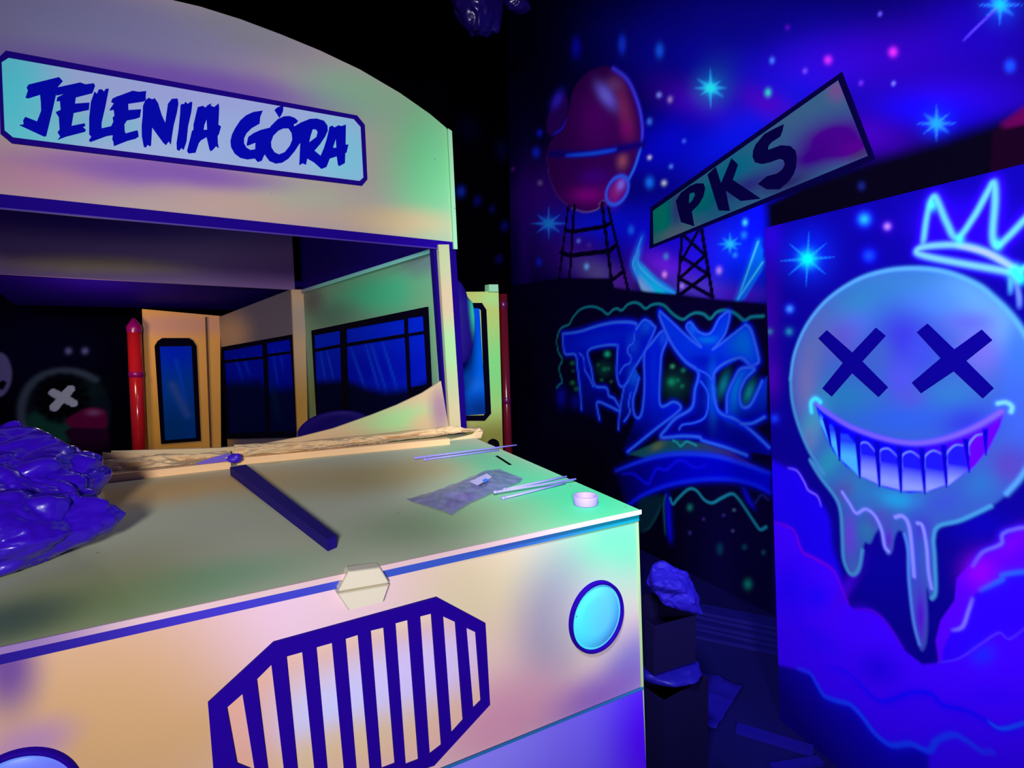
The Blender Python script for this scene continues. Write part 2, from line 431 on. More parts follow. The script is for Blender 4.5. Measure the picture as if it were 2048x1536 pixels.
# stars
cv.star((1421, 176), 40, (40, 170, 255), rays=((-90, 1), (0, .8), (35, .8), (-35, .6)), core=(30, 220, 255), halo=(10, 110, 170))
cv.star((2000, 10), 44, (40, 120, 255), core=(0, 180, 255), halo=(10, 60, 220))
cv.stroke([(1998, 14), (1960, 48), (1928, 80)], 5, (90, 60, 255), .8, taper=True)
cv.star((1873, 247), 40, (40, 110, 255), core=(20, 140, 255), halo=(6, 40, 230))
cv.star((1097, 447), 36, (40, 110, 255), core=(20, 130, 255), halo=(4, 30, 180))
cv.star((1460, 488), 24, (20, 130, 255), core=(30, 170, 255), halo=(4, 60, 240))
for x, y, rx, ry, c in ((1152, 94, 10, 20, (14, 10, 210)), (1244, 88, 8, 17, (22, 60, 255)), (1319, 101, 8, 13, (20, 90, 255)),
        (1318, 190, 5, 5, (130, 130, 255)), (1340, 199, 5, 6, (150, 110, 190)), (1299, 243, 5, 6, (60, 110, 255)), (1299, 315, 4, 4, (200, 190, 230)),
        (1342, 333, 4, 4, (80, 120, 255)), (1299, 365, 8, 10, (20, 110, 255)), (1328, 366, 5, 5, (180, 190, 210)), (1368, 282, 4, 4, (60, 90, 255)),
        (1079, 266, 6, 7, (20, 30, 220)), (1072, 305, 8, 10, (16, 40, 220)), (1080, 366, 5, 5, (110, 80, 150)), (1026, 338, 4, 4, (90, 30, 140)),
        (1544, 121, 5, 6, (70, 110, 255)), (1656, 120, 8, 8, (190, 40, 225)), (1786, 104, 9, 9, (215, 40, 235)), (1610, 142, 5, 5, (110, 60, 220)),
        (1536, 185, 6, 7, (50, 190, 170)), (1787, 167, 4, 4, (120, 110, 255)), (2020, 132, 10, 11, (20, 70, 255)), (1760, 28, 4, 4, (110, 80, 240)),
        (1722, 166, 5, 5, (100, 40, 210)), (1575, 55, 5, 5, (70, 10, 170)), (1490, 445, 5, 6, (60, 190, 200)), (1488, 470, 6, 7, (20, 110, 255)),
        (1262, 460, 6, 8, (20, 90, 255)), (1157, 482, 4, 4, (100, 110, 240)), (1173, 533, 5, 6, (110, 170, 255)), (1332, 513, 5, 6, (60, 120, 190)),
        (1329, 549, 5, 6, (220, 130, 230)), (1364, 572, 5, 5, (160, 120, 230)), (1438, 541, 6, 7, (170, 120, 220)), (1078, 524, 6, 8, (14, 30, 200)),
        (1470, 510, 5, 5, (30, 120, 255)), (1178, 490, 5, 5, (70, 30, 150))):
    cv.blob((x, y), rx*.88, ry*.95, c, 1)
cv.mottle(3.0, .18, 3)
# round red tank
zH = (880, 0, .29297)
tank = Z(zH, [(1120, 455), (1230, 490), (1310, 590), (1365, 730), (1383, 880), (1372, 1010), (1330, 1140), (1270, 1260), (1180, 1360), (1080, 1430), (980, 1445), (880, 1410), (800, 1330), (745, 1200), (728, 1060), (760, 960), (830, 880), (880, 740), (910, 610), (1000, 500)])
cv.clip_begin(tank, 4, True)
cv.c[:] = lin((50, 0, 78))
for x, y, rx, ry, rot, c, op in ((1050, 800, 150, 210, 0, (82, 0, 106), .9), (1255, 740, 50, 200, -12, (128, 36, 84), .8), (1180, 580, 60, 50, 0, (110, 60, 120), .8),
        (1270, 880, 40, 60, 0, (128, 0, 110), .7), (1000, 1330, 130, 60, 0, (128, 0, 126), .9), (1050, 1210, 120, 60, 0, (66, 0, 130), .8), (1245, 1100, 34, 50, 10, (150, 70, 96), .9),
        (870, 1180, 60, 130, 0, (54, 0, 84), .6), (1130, 650, 42, 90, -35, (120, 106, 250), .95)):
    c0 = Z(zH, [(x, y)])[0]; cv.blob(c0, rx*.293, ry*.293, c, op, rot)
cv.clip_end()
cv.stroke(Z(zH, [(730, 1070), (745, 1200), (800, 1330), (880, 1410)]), 3, (70, 40, 130), .6)
cv.stroke(Z(zH, [(1180, 465), (1280, 545), (1350, 700), (1380, 850), (1378, 970)]), 6, (60, 60, 255), .95, glow=7, gcol=(30, 0, 190))
cv.stroke(Z(zH, [(1370, 1010), (1330, 1140), (1285, 1230)]), 6, (40, 100, 255), .95, glow=7, gcol=(10, 20, 220))
cv.stroke(Z(zH, [(750, 1050), (1000, 1050), (1200, 1020), (1385, 985)]), 16, (10, 0, 110), .95)
cv.stroke(Z(zH, [(860, 1062), (1040, 1048), (1200, 1022)]), 6, (20, 80, 255), .95, glow=5, gcol=(10, 30, 230), taper=True)
e = [(1210+72*math.cos(a)*1.0+26*math.sin(a), 1300-98*math.sin(a)) for a in np.linspace(0, 2*math.pi, 14)[:-1]]
cv.fill(Z(zH, e), (84, 10, 130), 3, smooth=True); cv.blob(Z(zH, [(1200, 1310)])[0], 12, 22, (150, 30, 120), .8, 20); cv.blob(Z(zH, [(1235, 1260)])[0], 7, 11, (130, 110, 250), .9, 20)
cv.stroke(Z(zH, e), 6, (40, 90, 255), .95, glow=5, gcol=(20, 20, 230), closed=True)
e = [(800+62*math.cos(a)+40*math.sin(a), 785-140*math.sin(a)) for a in np.linspace(0, 2*math.pi, 14)[:-1]]
cv.fill(Z(zH, e), (46, 2, 96), 4, smooth=True); cv.blob(Z(zH, [(800, 680)])[0], 9, 18, (60, 40, 240), .9, 25)
cv.stroke(Z(zH, [(770, 920), (830, 880), (862, 810)]), 6, (30, 30, 220), .8, taper=True)
cv.stroke(Z(zH, [(900, 1420), (990, 1448), (1080, 1425), (1090, 1385), (1120, 1370)]), 3, (110, 80, 150), .7)
# dark fade along the top of the partition, with a red patch beyond
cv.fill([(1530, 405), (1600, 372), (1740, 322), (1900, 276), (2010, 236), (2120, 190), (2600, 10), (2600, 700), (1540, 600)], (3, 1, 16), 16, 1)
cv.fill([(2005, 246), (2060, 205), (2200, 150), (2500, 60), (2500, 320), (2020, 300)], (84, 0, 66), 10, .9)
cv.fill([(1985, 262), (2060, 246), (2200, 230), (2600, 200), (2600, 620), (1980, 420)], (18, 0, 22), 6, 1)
cv.blob((1723, 372), 7, 8, (20, 30, 110), .8)
# legs of the tank and of the sign
for pts, w in (([(320, 80), (215, 910)], 30), ([(390, 70), (335, 910)], 35), ([(705, 40), (770, 560), (822, 1000)], 40), ([(775, 90), (880, 520), (1005, 1030)], 34),
               ([(305, 345), (370, 362), (740, 300), (815, 255)], 36), ([(235, 600), (345, 632), (790, 580), (875, 505)], 40), ([(815, 915), (955, 808)], 34),
               ([(1612, 430), (1563, 1090)], 30), ([(1838, 330), (1965, 1110)], 36), ([(1612, 690), (1800, 350)], 30), ([(1620, 390), (1870, 620)], 30),
               ([(1605, 645), (1905, 840)], 30), ([(1590, 890), (1880, 630)], 32), ([(1585, 890), (1960, 1100)], 34), ([(1590, 1080), (1920, 835)], 34)):
    cv.stroke(Z(zE, pts), w*.17578*1.45, (3, 0, 24), 1, hard=True, smooth=False)
# the painted dark building and its graffiti
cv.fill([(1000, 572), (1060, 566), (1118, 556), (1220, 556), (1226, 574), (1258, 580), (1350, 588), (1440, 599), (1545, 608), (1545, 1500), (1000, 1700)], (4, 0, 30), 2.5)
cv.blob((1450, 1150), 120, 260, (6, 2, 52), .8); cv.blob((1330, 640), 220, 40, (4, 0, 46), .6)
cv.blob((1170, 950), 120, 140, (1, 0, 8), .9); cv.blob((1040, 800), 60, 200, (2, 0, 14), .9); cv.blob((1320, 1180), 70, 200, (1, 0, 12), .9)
zF = (1100, 560, .22461)
TE = (14, 110, 128)
cv.stroke(Z(zF, [(60, 960), (85, 930), (110, 905), (90, 840), (85, 770), (110, 710), (75, 640), (60, 550), (75, 470), (110, 420), (170, 395), (200, 340), (260, 270), (330, 240), (400, 240), (460, 265), (515, 305), (560, 265), (600, 255), (640, 270), (690, 220), (750, 200), (800, 215), (850, 255), (900, 225), (960, 212), (1020, 230), (1080, 290), (1140, 335), (1190, 350), (1240, 315), (1300, 292), (1370, 305), (1425, 345), (1480, 290), (1540, 270), (1600, 278), (1660, 305), (1730, 360), (1790, 330), (1900, 322)]), 4.2, TE, .95)
BL = (40, 92, 255)
gb_ = []
def gblob(*a): gb_.append(a)
before_ = cv.c.copy()
def fills(pts, col, g=None, op=1): cv.fill(Z(zF, pts), col, 2.5, op, grad=g and (Z(zF, [g[0]])[0], Z(zF, [g[1]])[0], g[2]))
fills([(115, 480), (260, 460), (420, 410), (560, 380), (700, 375), (770, 395), (765, 440), (840, 355), (900, 375), (935, 420), (910, 500), (840, 640), (760, 770), (650, 950), (595, 850), (605, 580), (500, 580), (340, 630), (370, 800), (400, 940), (500, 960), (525, 1030), (580, 1060), (625, 1165), (420, 1090), (440, 1240), (375, 1240), (280, 1180), (260, 950), (230, 680), (135, 660)], (0, 18, 222), ((400, 650), (380, 1230), (2, 0, 60)))
gblob(Z(zF, [(420, 530)])[0], 60, 14, (0, 40, 250), .8, -12); gblob(Z(zF, [(860, 400)])[0], 14, 18, (10, 90, 255), .9, 30); gblob(Z(zF, [(740, 570)])[0], 12, 20, (20, 80, 255), .7)
fills([(750, 780), (800, 880), (760, 1000), (735, 1100), (700, 1150), (690, 1280), (610, 1330), (625, 1165), (650, 960)], (0, 40, 240), ((740, 850), (650, 1280), (2, 0, 80)))
gblob(Z(zF, [(750, 850)])[0], 10, 18, (10, 110, 255), .9)
fills([(845, 660), (920, 550), (1000, 455), (1045, 520), (1000, 640), (985, 800), (980, 1110), (1100, 1090), (1160, 1140), (1000, 1270), (690, 1530), (640, 1530), (760, 1240), (830, 1160), (840, 1000)], (0, 26, 240), ((900, 1000), (780, 1420), (2, 0, 90)))
gblob(Z(zF, [(1010, 510)])[0], 10, 18, (20, 90, 255), .9); gblob(Z(zF, [(920, 800)])[0], 8, 60, (0, 46, 255), .8)
fills([(975, 280), (1010, 290), (1180, 450), (1350, 590), (1270, 500), (1220, 410), (1250, 375), (1330, 470), (1400, 485), (1460, 430), (1510, 340), (1600, 285), (1560, 480), (1450, 620), (1600, 500), (1740, 400), (1790, 440), (1860, 700), (1840, 750), (1780, 755), (1680, 690), (1460, 830), (1490, 1150), (1700, 1280), (1960, 1500), (1960, 1560), (1600, 1500), (1350, 1420), (1000, 1410), (1100, 1260), (1260, 1150), (1320, 820), (1200, 720), (1080, 560), (980, 330)], (0, 56, 252), ((1400, 650), (1400, 1250), (2, 2, 160)))
for x, y, rx, ry, rot, c, op in ((1380, 720, 40, 16, 0, (0, 6, 214), .8), (1720, 560, 30, 40, -10, (0, 120, 255), .9), (1270, 420, 8, 16, 0, (10, 130, 255), .8), (1400, 530, 24, 8, 0, (0, 130, 255), .8), (1450, 980, 9, 50, 0, (0, 120, 255), .9), (1550, 450, 8, 20, 20, (0, 80, 255), .7), (1340, 1000, 14, 40, 0, (2, 0, 150), .7), (1560, 1200, 40, 10, 35, (0, 50, 250), .8), (1250, 1360, 40, 16, 0, (2, 0, 130), .7)):
    gblob(Z(zF, [(x, y)])[0], rx, ry, c, op, rot)
fills([(1820, 790), (1700, 790), (1640, 880), (1580, 1020), (1575, 1180), (1700, 1280), (1930, 1230), (1930, 860), (1860, 980), (1800, 1090), (1745, 1135), (1700, 1110), (1690, 1000), (1740, 880)], (0, 76, 255), ((1660, 900), (1750, 1240), (0, 0, 170)))
gblob(Z(zF, [(1660, 960)])[0], 12, 40, (0, 140, 255), .9, 10)
inside_ = (np.abs(cv.c-before_) > .004).any(1)[:, None]; flat_ = cv.c.copy()
for a in gb_: cv.blob(*a)
cv.c *= .62
cv.c = np.where(inside_, cv.c, flat_)
for pts, w in (([(115, 480), (260, 460), (420, 410), (560, 380), (700, 375), (770, 395), (765, 440)], 5), ([(115, 480), (120, 600), (140, 660), (225, 665), (245, 780), (270, 1000), (280, 1150)], 4),
        ([(605, 580), (500, 580), (340, 630), (370, 800), (400, 940), (500, 960), (525, 1030), (575, 1060), (625, 1165), (520, 1120), (420, 1090), (440, 1240)], 4),
        ([(605, 590), (595, 850), (650, 950), (760, 770), (840, 640), (930, 450), (925, 410), (840, 355), (770, 440)], 4),
        ([(755, 470), (740, 560), (700, 590), (690, 640), (720, 690), (710, 740), (660, 765), (620, 830)], 3), ([(260, 650), (300, 700), (310, 800), (350, 870), (385, 950)], 3),
        ([(790, 870), (770, 960), (740, 1060), (745, 1180), (780, 1230), (815, 1190), (835, 1060), (842, 900), (840, 660), (900, 570), (1000, 455), (1045, 520), (1000, 640), (985, 760), (980, 1110), (1100, 1085), (1165, 1130), (1120, 1190), (950, 1320), (690, 1530)], 4.5),
        ([(750, 780), (700, 900), (660, 960), (620, 1180), (610, 1330)], 3), ([(720, 1000), (700, 1100), (710, 1180), (660, 1260)], 3),
        ([(975, 285), (985, 350), (1080, 560), (1200, 720), (1320, 820), (1290, 980), (1260, 1140), (1120, 1230), (1040, 1320), (990, 1400), (1180, 1390), (1330, 1400), (1360, 1430), (1560, 1490), (1750, 1560)], 5),
        ([(980, 280), (1100, 390), (1250, 530), (1350, 600), (1270, 500), (1215, 420), (1250, 378), (1320, 460), (1400, 485), (1450, 450), (1510, 340), (1600, 285), (1565, 460), (1500, 560), (1450, 620), (1600, 510), (1740, 400)], 4),
        ([(1740, 400), (1790, 450), (1855, 690), (1840, 745), (1780, 755), (1680, 690), (1460, 830), (1490, 1150), (1650, 1240), (1800, 1350), (1950, 1490)], 5),
        ([(1320, 800), (1400, 840), (1450, 900)], 3), ([(1340, 900), (1400, 990), (1410, 1100), (1380, 1220), (1290, 1270), (1180, 1290), (1150, 1330)], 3),
        ([(1575, 1180), (1580, 1020), (1640, 880), (1700, 790), (1820, 790), (1740, 880), (1690, 1000), (1700, 1110), (1745, 1135), (1800, 1090), (1890, 900)], 5), ([(1700, 1280), (1800, 1275), (1910, 1220)], 5)):
    cv.stroke(Z(zF, pts), w, BL, .95, glow=w*1.5, gcol=(4, 20, 235), gop=.6)
for x, y, r, c, op in ((510, 660, 5, (20, 170, 130), 1), (480, 790, 14, (6, 60, 50), .7), (430, 755, 3, (14, 90, 70), .8), (485, 795, 4, (20, 110, 80), .9), (520, 790, 3, (20, 100, 80), .9), (460, 890, 3, (20, 100, 70), .8), (545, 905, 3, (40, 90, 70), .7),
        (1090, 770, 4, (50, 150, 110), .9), (1185, 805, 4, (20, 120, 100), .9), (1085, 910, 7, (24, 190, 130), 1), (1135, 895, 4, (20, 150, 110), .9), (1175, 945, 4, (20, 130, 100), .9), (1110, 930, 24, (6, 60, 54), .7),
        (200, 740, 4, (20, 100, 70), .8), (205, 810, 3, (20, 80, 60), .7), (200, 915, 4, (20, 110, 70), .8), (235, 970, 4, (20, 100, 70), .8)):
    cv.blob(Z(zF, [(x, y)])[0], r, r, c, op)
cv.blob(Z(zF, [(1545, 930)])[0], 8, 22, (8, 110, 130), .9, 18); cv.blob(Z(zF, [(1770, 1000)])[0], 8, 20, (10, 130, 140), .9, 20)
cv.blob(Z(zF, [(100, 1040)])[0], 9, 18, (8, 10, 150), .9); cv.blob(Z(zF, [(230, 1080)])[0], 11, 14, (8, 8, 120), .9)
zG = (1200, 830, .26042)
cv.fill(Z(zG, [(100, 440), (300, 365), (500, 315), (700, 300), (900, 320), (1080, 370), (1310, 450), (1310, 600), (1200, 545), (1050, 500), (880, 490), (700, 505), (520, 540), (340, 610), (200, 700)]), (0, 0, 190), 5, .95, grad=(Z(zG, [(700, 400)])[0], Z(zG, [(120, 520)])[0], (2, 0, 20)))
cv.fill(Z(zG, [(220, 300), (460, 200), (600, 190), (800, 220), (1000, 280), (1200, 400), (900, 320), (700, 300), (500, 300), (350, 330)]), (16, 74, 82), 3, .95, grad=(Z(zG, [(600, 250)])[0], Z(zG, [(1050, 300)])[0], (50, 30, 110)))
cv.blob(Z(zG, [(440, 240)])[0], 14, 7, (90, 100, 60), .8, -30)
cv.stroke(Z(zG, [(560, 195), (590, 210), (620, 240), (660, 205), (700, 215), (740, 235)]), 4, (20, 140, 160), .9)
for pts, w, c in (([(120, 430), (300, 360), (500, 310), (700, 300), (900, 320), (1080, 370), (1300, 445)], 7, (20, 50, 255)), ([(220, 690), (340, 610), (520, 540), (700, 505), (880, 490), (1050, 500), (1200, 540), (1300, 595)], 7, (10, 30, 255)),
        ([(170, 455), (250, 450), (320, 500), (370, 530), (400, 470), (440, 410), (510, 420), (580, 360), (640, 350), (700, 390), (760, 405), (820, 375)], 4, (10, 10, 230)), ([(520, 610), (528, 800), (540, 960)], 7, (10, 0, 200)),
        ([(1100, 560), (1140, 650), (1180, 710)], 6, (14, 10, 180))):
    cv.stroke(Z(zG, pts), w, c, .95, glow=w*1.2, gcol=(2, 6, 220), gop=.55, taper=True)
cv.fill(Z(zG, [(300, 660), (480, 620), (470, 700), (420, 800), (360, 870), (300, 890)]), (4, 34, 50), 6, .8, smooth=True)
cv.stroke(Z(zG, [(540, 640), (560, 685), (600, 640), (680, 570), (740, 580), (800, 650), (860, 675), (930, 640), (1010, 605), (1060, 640), (1130, 740), (1190, 830), (1230, 880), (1275, 860)]), 5, (20, 120, 150), .95)
cv.stroke(Z(zG, [(505, 610), (490, 700), (500, 920)]), 4, (16, 80, 90), .8, taper=True); cv.stroke(Z(zG, [(470, 680), (440, 760), (380, 860), (330, 890)]), 5, (10, 60, 70), .7, taper=True)
cv.stroke(Z(zG, [(1190, 680), (1240, 615), (1290, 650)]), 4, (20, 30, 110), .8)
for x, y, rx, ry, c in ((690, 710, 5, 6, (16, 100, 100)), (795, 800, 3, 3, (50, 30, 110)), (690, 905, 3, 4, (40, 40, 110)), (1030, 730, 3, 3, (60, 90, 120)), (950, 770, 3, 3, (40, 40, 110)), (1020, 890, 3, 3, (60, 60, 120)), (920, 1030, 6, 10, (6, 50, 80)), (1110, 1015, 5, 5, (8, 60, 90)), (1255, 1055, 4, 5, (8, 60, 90)), (1135, 1300, 7, 9, (10, 120, 110))):
    cv.blob(Z(zG, [(x, y)])[0], rx, ry, c, 1)
cv.c = np.clip(cv.c*1.5, 0, 1)
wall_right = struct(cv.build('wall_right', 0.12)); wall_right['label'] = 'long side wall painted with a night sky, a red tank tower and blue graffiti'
# lettered sign painted on the sky
zD = (1280, 130, .234375)
SG = (np.array([XW-.004, 0, 0]), SIDE[1]); SG2 = (np.array([XW-.007, 0, 0]), SIDE[1])
M_navy = flat('navy_paint', (6, 0, 62), .8, .02, .1)
sb = slab('sign_border', ats(Z(zD, [(88, 1215), (1722, 58), (2005, 800), (1060, 1180), (80, 1570)]), SG), SG[1], .004, M_navy, wall_right)
q = ats(Z(zD, [(110, 1245), (1690, 130), (1945, 775), (115, 1530)]), SG2)
cb = Canvas(SG2, grid_quad(q[0], q[1], q[2], q[3], 150, 50), (88, 120, 150))
for x, y, rx, ry, rot, c, op in ((180, 1300, 130, 200, 0, (44, 140, 118), .95), (560, 1150, 130, 90, -30, (40, 130, 112), .9), (800, 900, 240, 120, -35, (70, 130, 150), .9), (310, 1240, 40, 150, 0, (84, 74, 140), .8), (300, 1440, 140, 50, -20, (120, 130, 140), .8), (900, 1040, 220, 70, -25, (70, 50, 130), .8),
        (1350, 420, 260, 120, -35, (96, 124, 150), .9), (1650, 620, 260, 130, -15, (96, 28, 148), .95), (1800, 720, 140, 60, -15, (112, 10, 150), .8), (1450, 800, 200, 90, -20, (82, 36, 136), .8), (1680, 220, 60, 70, 0, (150, 110, 160), .8), (1880, 760, 90, 30, -20, (84, 70, 110), .7), (700, 1240, 160, 50, -25, (70, 110, 140), .7), (1250, 1010, 160, 50, -20, (60, 40, 100), .8)):
    cb.blob(Z(zD, [(x, y)])[0], rx*.234*1.45, ry*.234*1.3, c, op, rot)
g_ = cb.c.mean(1, keepdims=True); cb.c = np.clip(g_+(cb.c-g_)*1.5, 0, 1)*.6
board = cb.build('sign_board', .003, MURAL, wall_right)
for nm, o_, h_ in (('letter_p', [(305, 1160), (350, 1090), (420, 1035), (480, 1010), (540, 1010), (555, 1050), (540, 1120), (500, 1190), (440, 1250), (462, 1375), (350, 1340), (325, 1250)], [[(420, 1100), (460, 1085), (470, 1110), (440, 1165), (415, 1180)]]),
        ('letter_k', [(575, 935), (645, 870), (690, 1010), (780, 795), (835, 850), (790, 980), (1030, 1140), (860, 1160), (730, 1070), (765, 1245), (670, 1240)], []),
        ('letter_s', [(1225, 505), (1215, 560), (1195, 610), (1120, 660), (1095, 690), (1090, 725), (1200, 685), (1280, 690), (1325, 730), (1337, 790), (1330, 870), (1310, 930), (1270, 990), (1190, 1060), (1080, 1060), (1005, 1015), (1080, 950), (1170, 925), (1215, 890), (1235, 850), (1225, 810), (1190, 800), (1110, 830), (1040, 845), (980, 830), (960, 780), (965, 730), (985, 680), (1060, 590), (1150, 540)], [])):
    P3 = (np.array([XW-.009, 0, 0]), SIDE[1])
    slab(nm, ats(Z(zD, o_), P3), SIDE[1], .002, M_navy, wall_right, [ats(Z(zD, h), P3) for h in h_])

# ------------------------------------------------------------------ partition with the grinning face
PA = at(1560, 1440, FLOOR); ang = math.radians(8.5)
PB = PA + np.array([-math.sin(ang), -math.cos(ang), 0])
PART = vplane(PA, PB)
tl = at(1529, 456, PART); tr = at(2420, 236, PART); bl = PA.copy(); br = tr.copy(); br[2] = 0 
cv = Canvas(PART, grid_quad(tl, tr, br, bl, 360, 520), (8, 0, 134))
zI = (1500, 380, .37767); zJ = (1500, 920, .40117); zK = (1600, 760, .21875)
for z, x, y, rx, ry, c, op in ((zI, 110, 260, 70, 140, (40, 0, 206), .8), (zI, 100, 700, 60, 300, (52, 0, 150), .8), (zI, 300, 300, 150, 150, (4, 10, 190), .7), (zI, 1100, 180, 260, 130, (34, 0, 214), .8), (zI, 120, 1000, 50, 100, (78, 0, 170), .7), (zI, 210, 1000, 80, 500, (6, 0, 130), .6),
        (zI, 600, 420, 300, 70, (8, 0, 140), .6), (zJ, 130, 200, 60, 120, (60, 0, 180), .8), (zJ, 640, 560, 200, 180, (8, 0, 148), .9), (zJ, 1150, 330, 160, 90, (10, 0, 168), .8)):
    cv.blob(Z(z, [(x, y)])[0], rx*z[2], ry*z[2], c, op)
# clouds
cv.fill(Z(zJ, [(60, 60), (190, 40), (240, 60), (280, 130), (340, 190), (395, 290), (410, 420), (440, 700), (80, 700)]), (26, 0, 240), 9, .9, smooth=True)
cv.fill(Z(zJ, [(2300, 230), (1330, 330), (1250, 410), (1150, 460), (1100, 520), (1030, 590), (1020, 700), (950, 800), (925, 900), (940, 1010), (2300, 1010)]), (84, 0, 246), 4, .95)
cv.blob(Z(zJ, [(1150, 560)])[0], 34, 34, (140, 0, 250), .9, -40); cv.blob(Z(zJ, [(1300, 420)])[0], 40, 20, (110, 0, 250), .8, -40)
cv.fill(Z(zJ, [(2300, 500), (1340, 550), (1250, 600), (1130, 665), (1105, 690), (1090, 760), (1060, 830), (1000, 860), (960, 950), (960, 1030), (2300, 1030)]), (40, 0, 246), 5, .95)
cv.fill(Z(zJ, [(80, 300), (190, 335), (230, 390), (265, 460), (330, 495), (410, 545), (450, 620), (490, 720), (520, 745), (600, 755), (660, 790), (720, 870), (770, 950), (860, 1020), (950, 1010), (1050, 990), (1130, 930), (1240, 860), (1290, 890), (2300, 800), (2300, 1700), (80, 1700)]), (62, 0, 255), 3, 1)
for x, y, rx, ry, rot, c, op in ((200, 640, 120, 160, 0, (28, 0, 252), .8), (340, 680, 60, 60, 0, (20, 4, 255), .7), (480, 640, 30, 120, 30, (70, 0, 220), .7), (640, 1040, 120, 90, 20, (26, 0, 226), .8), (330, 900, 160, 60, 30, (30, 4, 246), .6), (1160, 970, 60, 50, -20, (8, 40, 250), .7), (1200, 1180, 200, 60, 0, (46, 0, 255), .6), (1300, 900, 80, 60, 0, (60, 0, 250), .6), (560, 780, 60, 40, 30, (60, 0, 245), .7)):
    cv.blob(Z(zJ, [(x, y)])[0], rx*.4, ry*.4, c, op, rot)
cv.fill(Z(zJ, [(60, 830), (240, 840), (330, 930), (390, 1030), (480, 1055), (560, 1130), (640, 1200), (720, 1190), (900, 1165), (960, 1220), (1080, 1250), (1180, 1300), (1260, 1340), (2300, 1310), (2300, 1700), (60, 1700)]), (52, 0, 250), 4, .8)
cv.fill(Z(zJ, [(60, 1000), (240, 1045), (300, 1070), (340, 1130), (370, 1180), (430, 1205), (500, 1225), (560, 1290), (620, 1370), (700, 1430), (800, 1425), (890, 1460), (900, 1700), (60, 1700)]), (10, 0, 176), 5, .95, grad=(Z(zJ, [(500, 1220)])[0], Z(zJ, [(330, 1420)])[0], (4, 0, 100)))
for pts, w, c, g in (([(190, 40), (235, 55), (270, 110), (290, 150), (335, 180), (355, 230)], 4, (120, 90, 255), (50, 0, 250)), ([(110, 305), (190, 332), (225, 365), (260, 455), (320, 490), (410, 545), (450, 620), (490, 720)], 5, (110, 0, 220), (70, 0, 240)),
        ([(520, 745), (600, 750), (660, 790), (720, 870), (770, 950)], 4, (80, 0, 220), (60, 0, 240)), ([(240, 1040), (300, 1065), (340, 1130), (370, 1175), (430, 1200), (500, 1220), (560, 1280), (620, 1360), (700, 1420), (800, 1415), (890, 1450), (930, 1400), (1010, 1370), (1080, 1400), (1150, 1450), (1210, 1455)], 9, (16, 60, 255), (10, 10, 250)),
        ([(390, 1030), (480, 1055), (560, 1130), (640, 1200), (720, 1190), (800, 1160), (900, 1165), (960, 1220), (1080, 1250), (1180, 1300), (1260, 1340), (1400, 1305)], 7, (14, 4, 255), (10, 0, 250)), ([(2300, 260), (1340, 340), (1250, 420), (1160, 460), (1110, 530)], 6, (100, 90, 255), (60, 20, 255)),
        ([(1110, 690), (1090, 750), (1060, 830), (1010, 850)], 6, (130, 110, 255), (60, 20, 255)), ([(2300, 500), (1340, 560), (1250, 600), (1150, 650)], 8, (40, 90, 255), (20, 30, 250)), ([(940, 1010), (1040, 990), (1140, 925), (1240, 862), (1295, 892), (1400, 815)], 4, (80, 40, 255), (50, 10, 255)),
        ([(1190, 1305), (1260, 1340), (1400, 1300)], 6, (20, 80, 255), (10, 20, 255))):
    cv.stroke(Z(zJ, pts), w, c, .9, glow=w*1.4, gcol=g, gop=.5, taper=True)
# stars
cv.star((1615, 518), 54, (20, 130, 255), rays=((-87, 1), (-4, 1), (40, .85), (-40, .9)), core=(0, 240, 250), halo=(4, 50, 255))
for z, x, y, r, c, h in ((zI, 605, 155, 9, (30, 160, 255), (20, 20, 255)), (zI, 727, 193, 6, (170, 110, 235), (60, 0, 200)), (zI, 630, 348, 9, (16, 60, 250), (10, 10, 220)), (zI, 210, 630, 6, (60, 130, 255), (10, 20, 220)), (zI, 105, 750, 5, (50, 100, 150), (30, 30, 130)), (zI, 207, 750, 6, (30, 120, 170), (10, 30, 150)), (zI, 130, 1210, 7, (20, 50, 230), (10, 10, 200))):
    p = Z(z, [(x, y)])[0]; cv.blob(p, r*2, r*2, h, .6); cv.blob(p, r, r, c, 1)
# head with drips
arc = Z(zI, [(215, 1000), (235, 870), (295, 725), (400, 590), (550, 485), (700, 432), (870, 415), (1040, 435), (1200, 500)])
q_ = cv.sts(arc); A_ = np.column_stack([2*q_, np.ones(len(q_))]); c0, c1, c2 = np.linalg.lstsq(A_, (q_**2).sum(1), rcond=None)[0]
rad_ = math.sqrt(c2+c0*c0+c1*c1)
def on_plane(s_, t_): return px_of(cv.o*np.array([1, 1, 0])+cv.a*s_+np.array([0, 0, t_]))
a0 = math.atan2(q_[-1][1]-c1, q_[-1][0]-c0); end_ = cv.st(Z(zJ, [(1200, 230)])[0]); a1 = math.atan2(end_[1]-c1, end_[0]-c0)
d0 = math.copysign(1.0, math.sin(math.atan2(q_[-1][1]-c1, q_[-1][0]-c0)-math.atan2(q_[-2][1]-c1, q_[-2][0]-c0)))
sweep = ((a1-a0)*d0) % (2*math.pi)
re_ = math.hypot(end_[0]-c0, end_[1]-c1)
side_ = [on_plane(c0+(rad_+(re_-rad_)*k/12)*math.cos(a0+d0*sweep*k/12), c1+(rad_+(re_-rad_)*k/12)*math.sin(a0+d0*sweep*k/12)) for k in range(1, 12)]
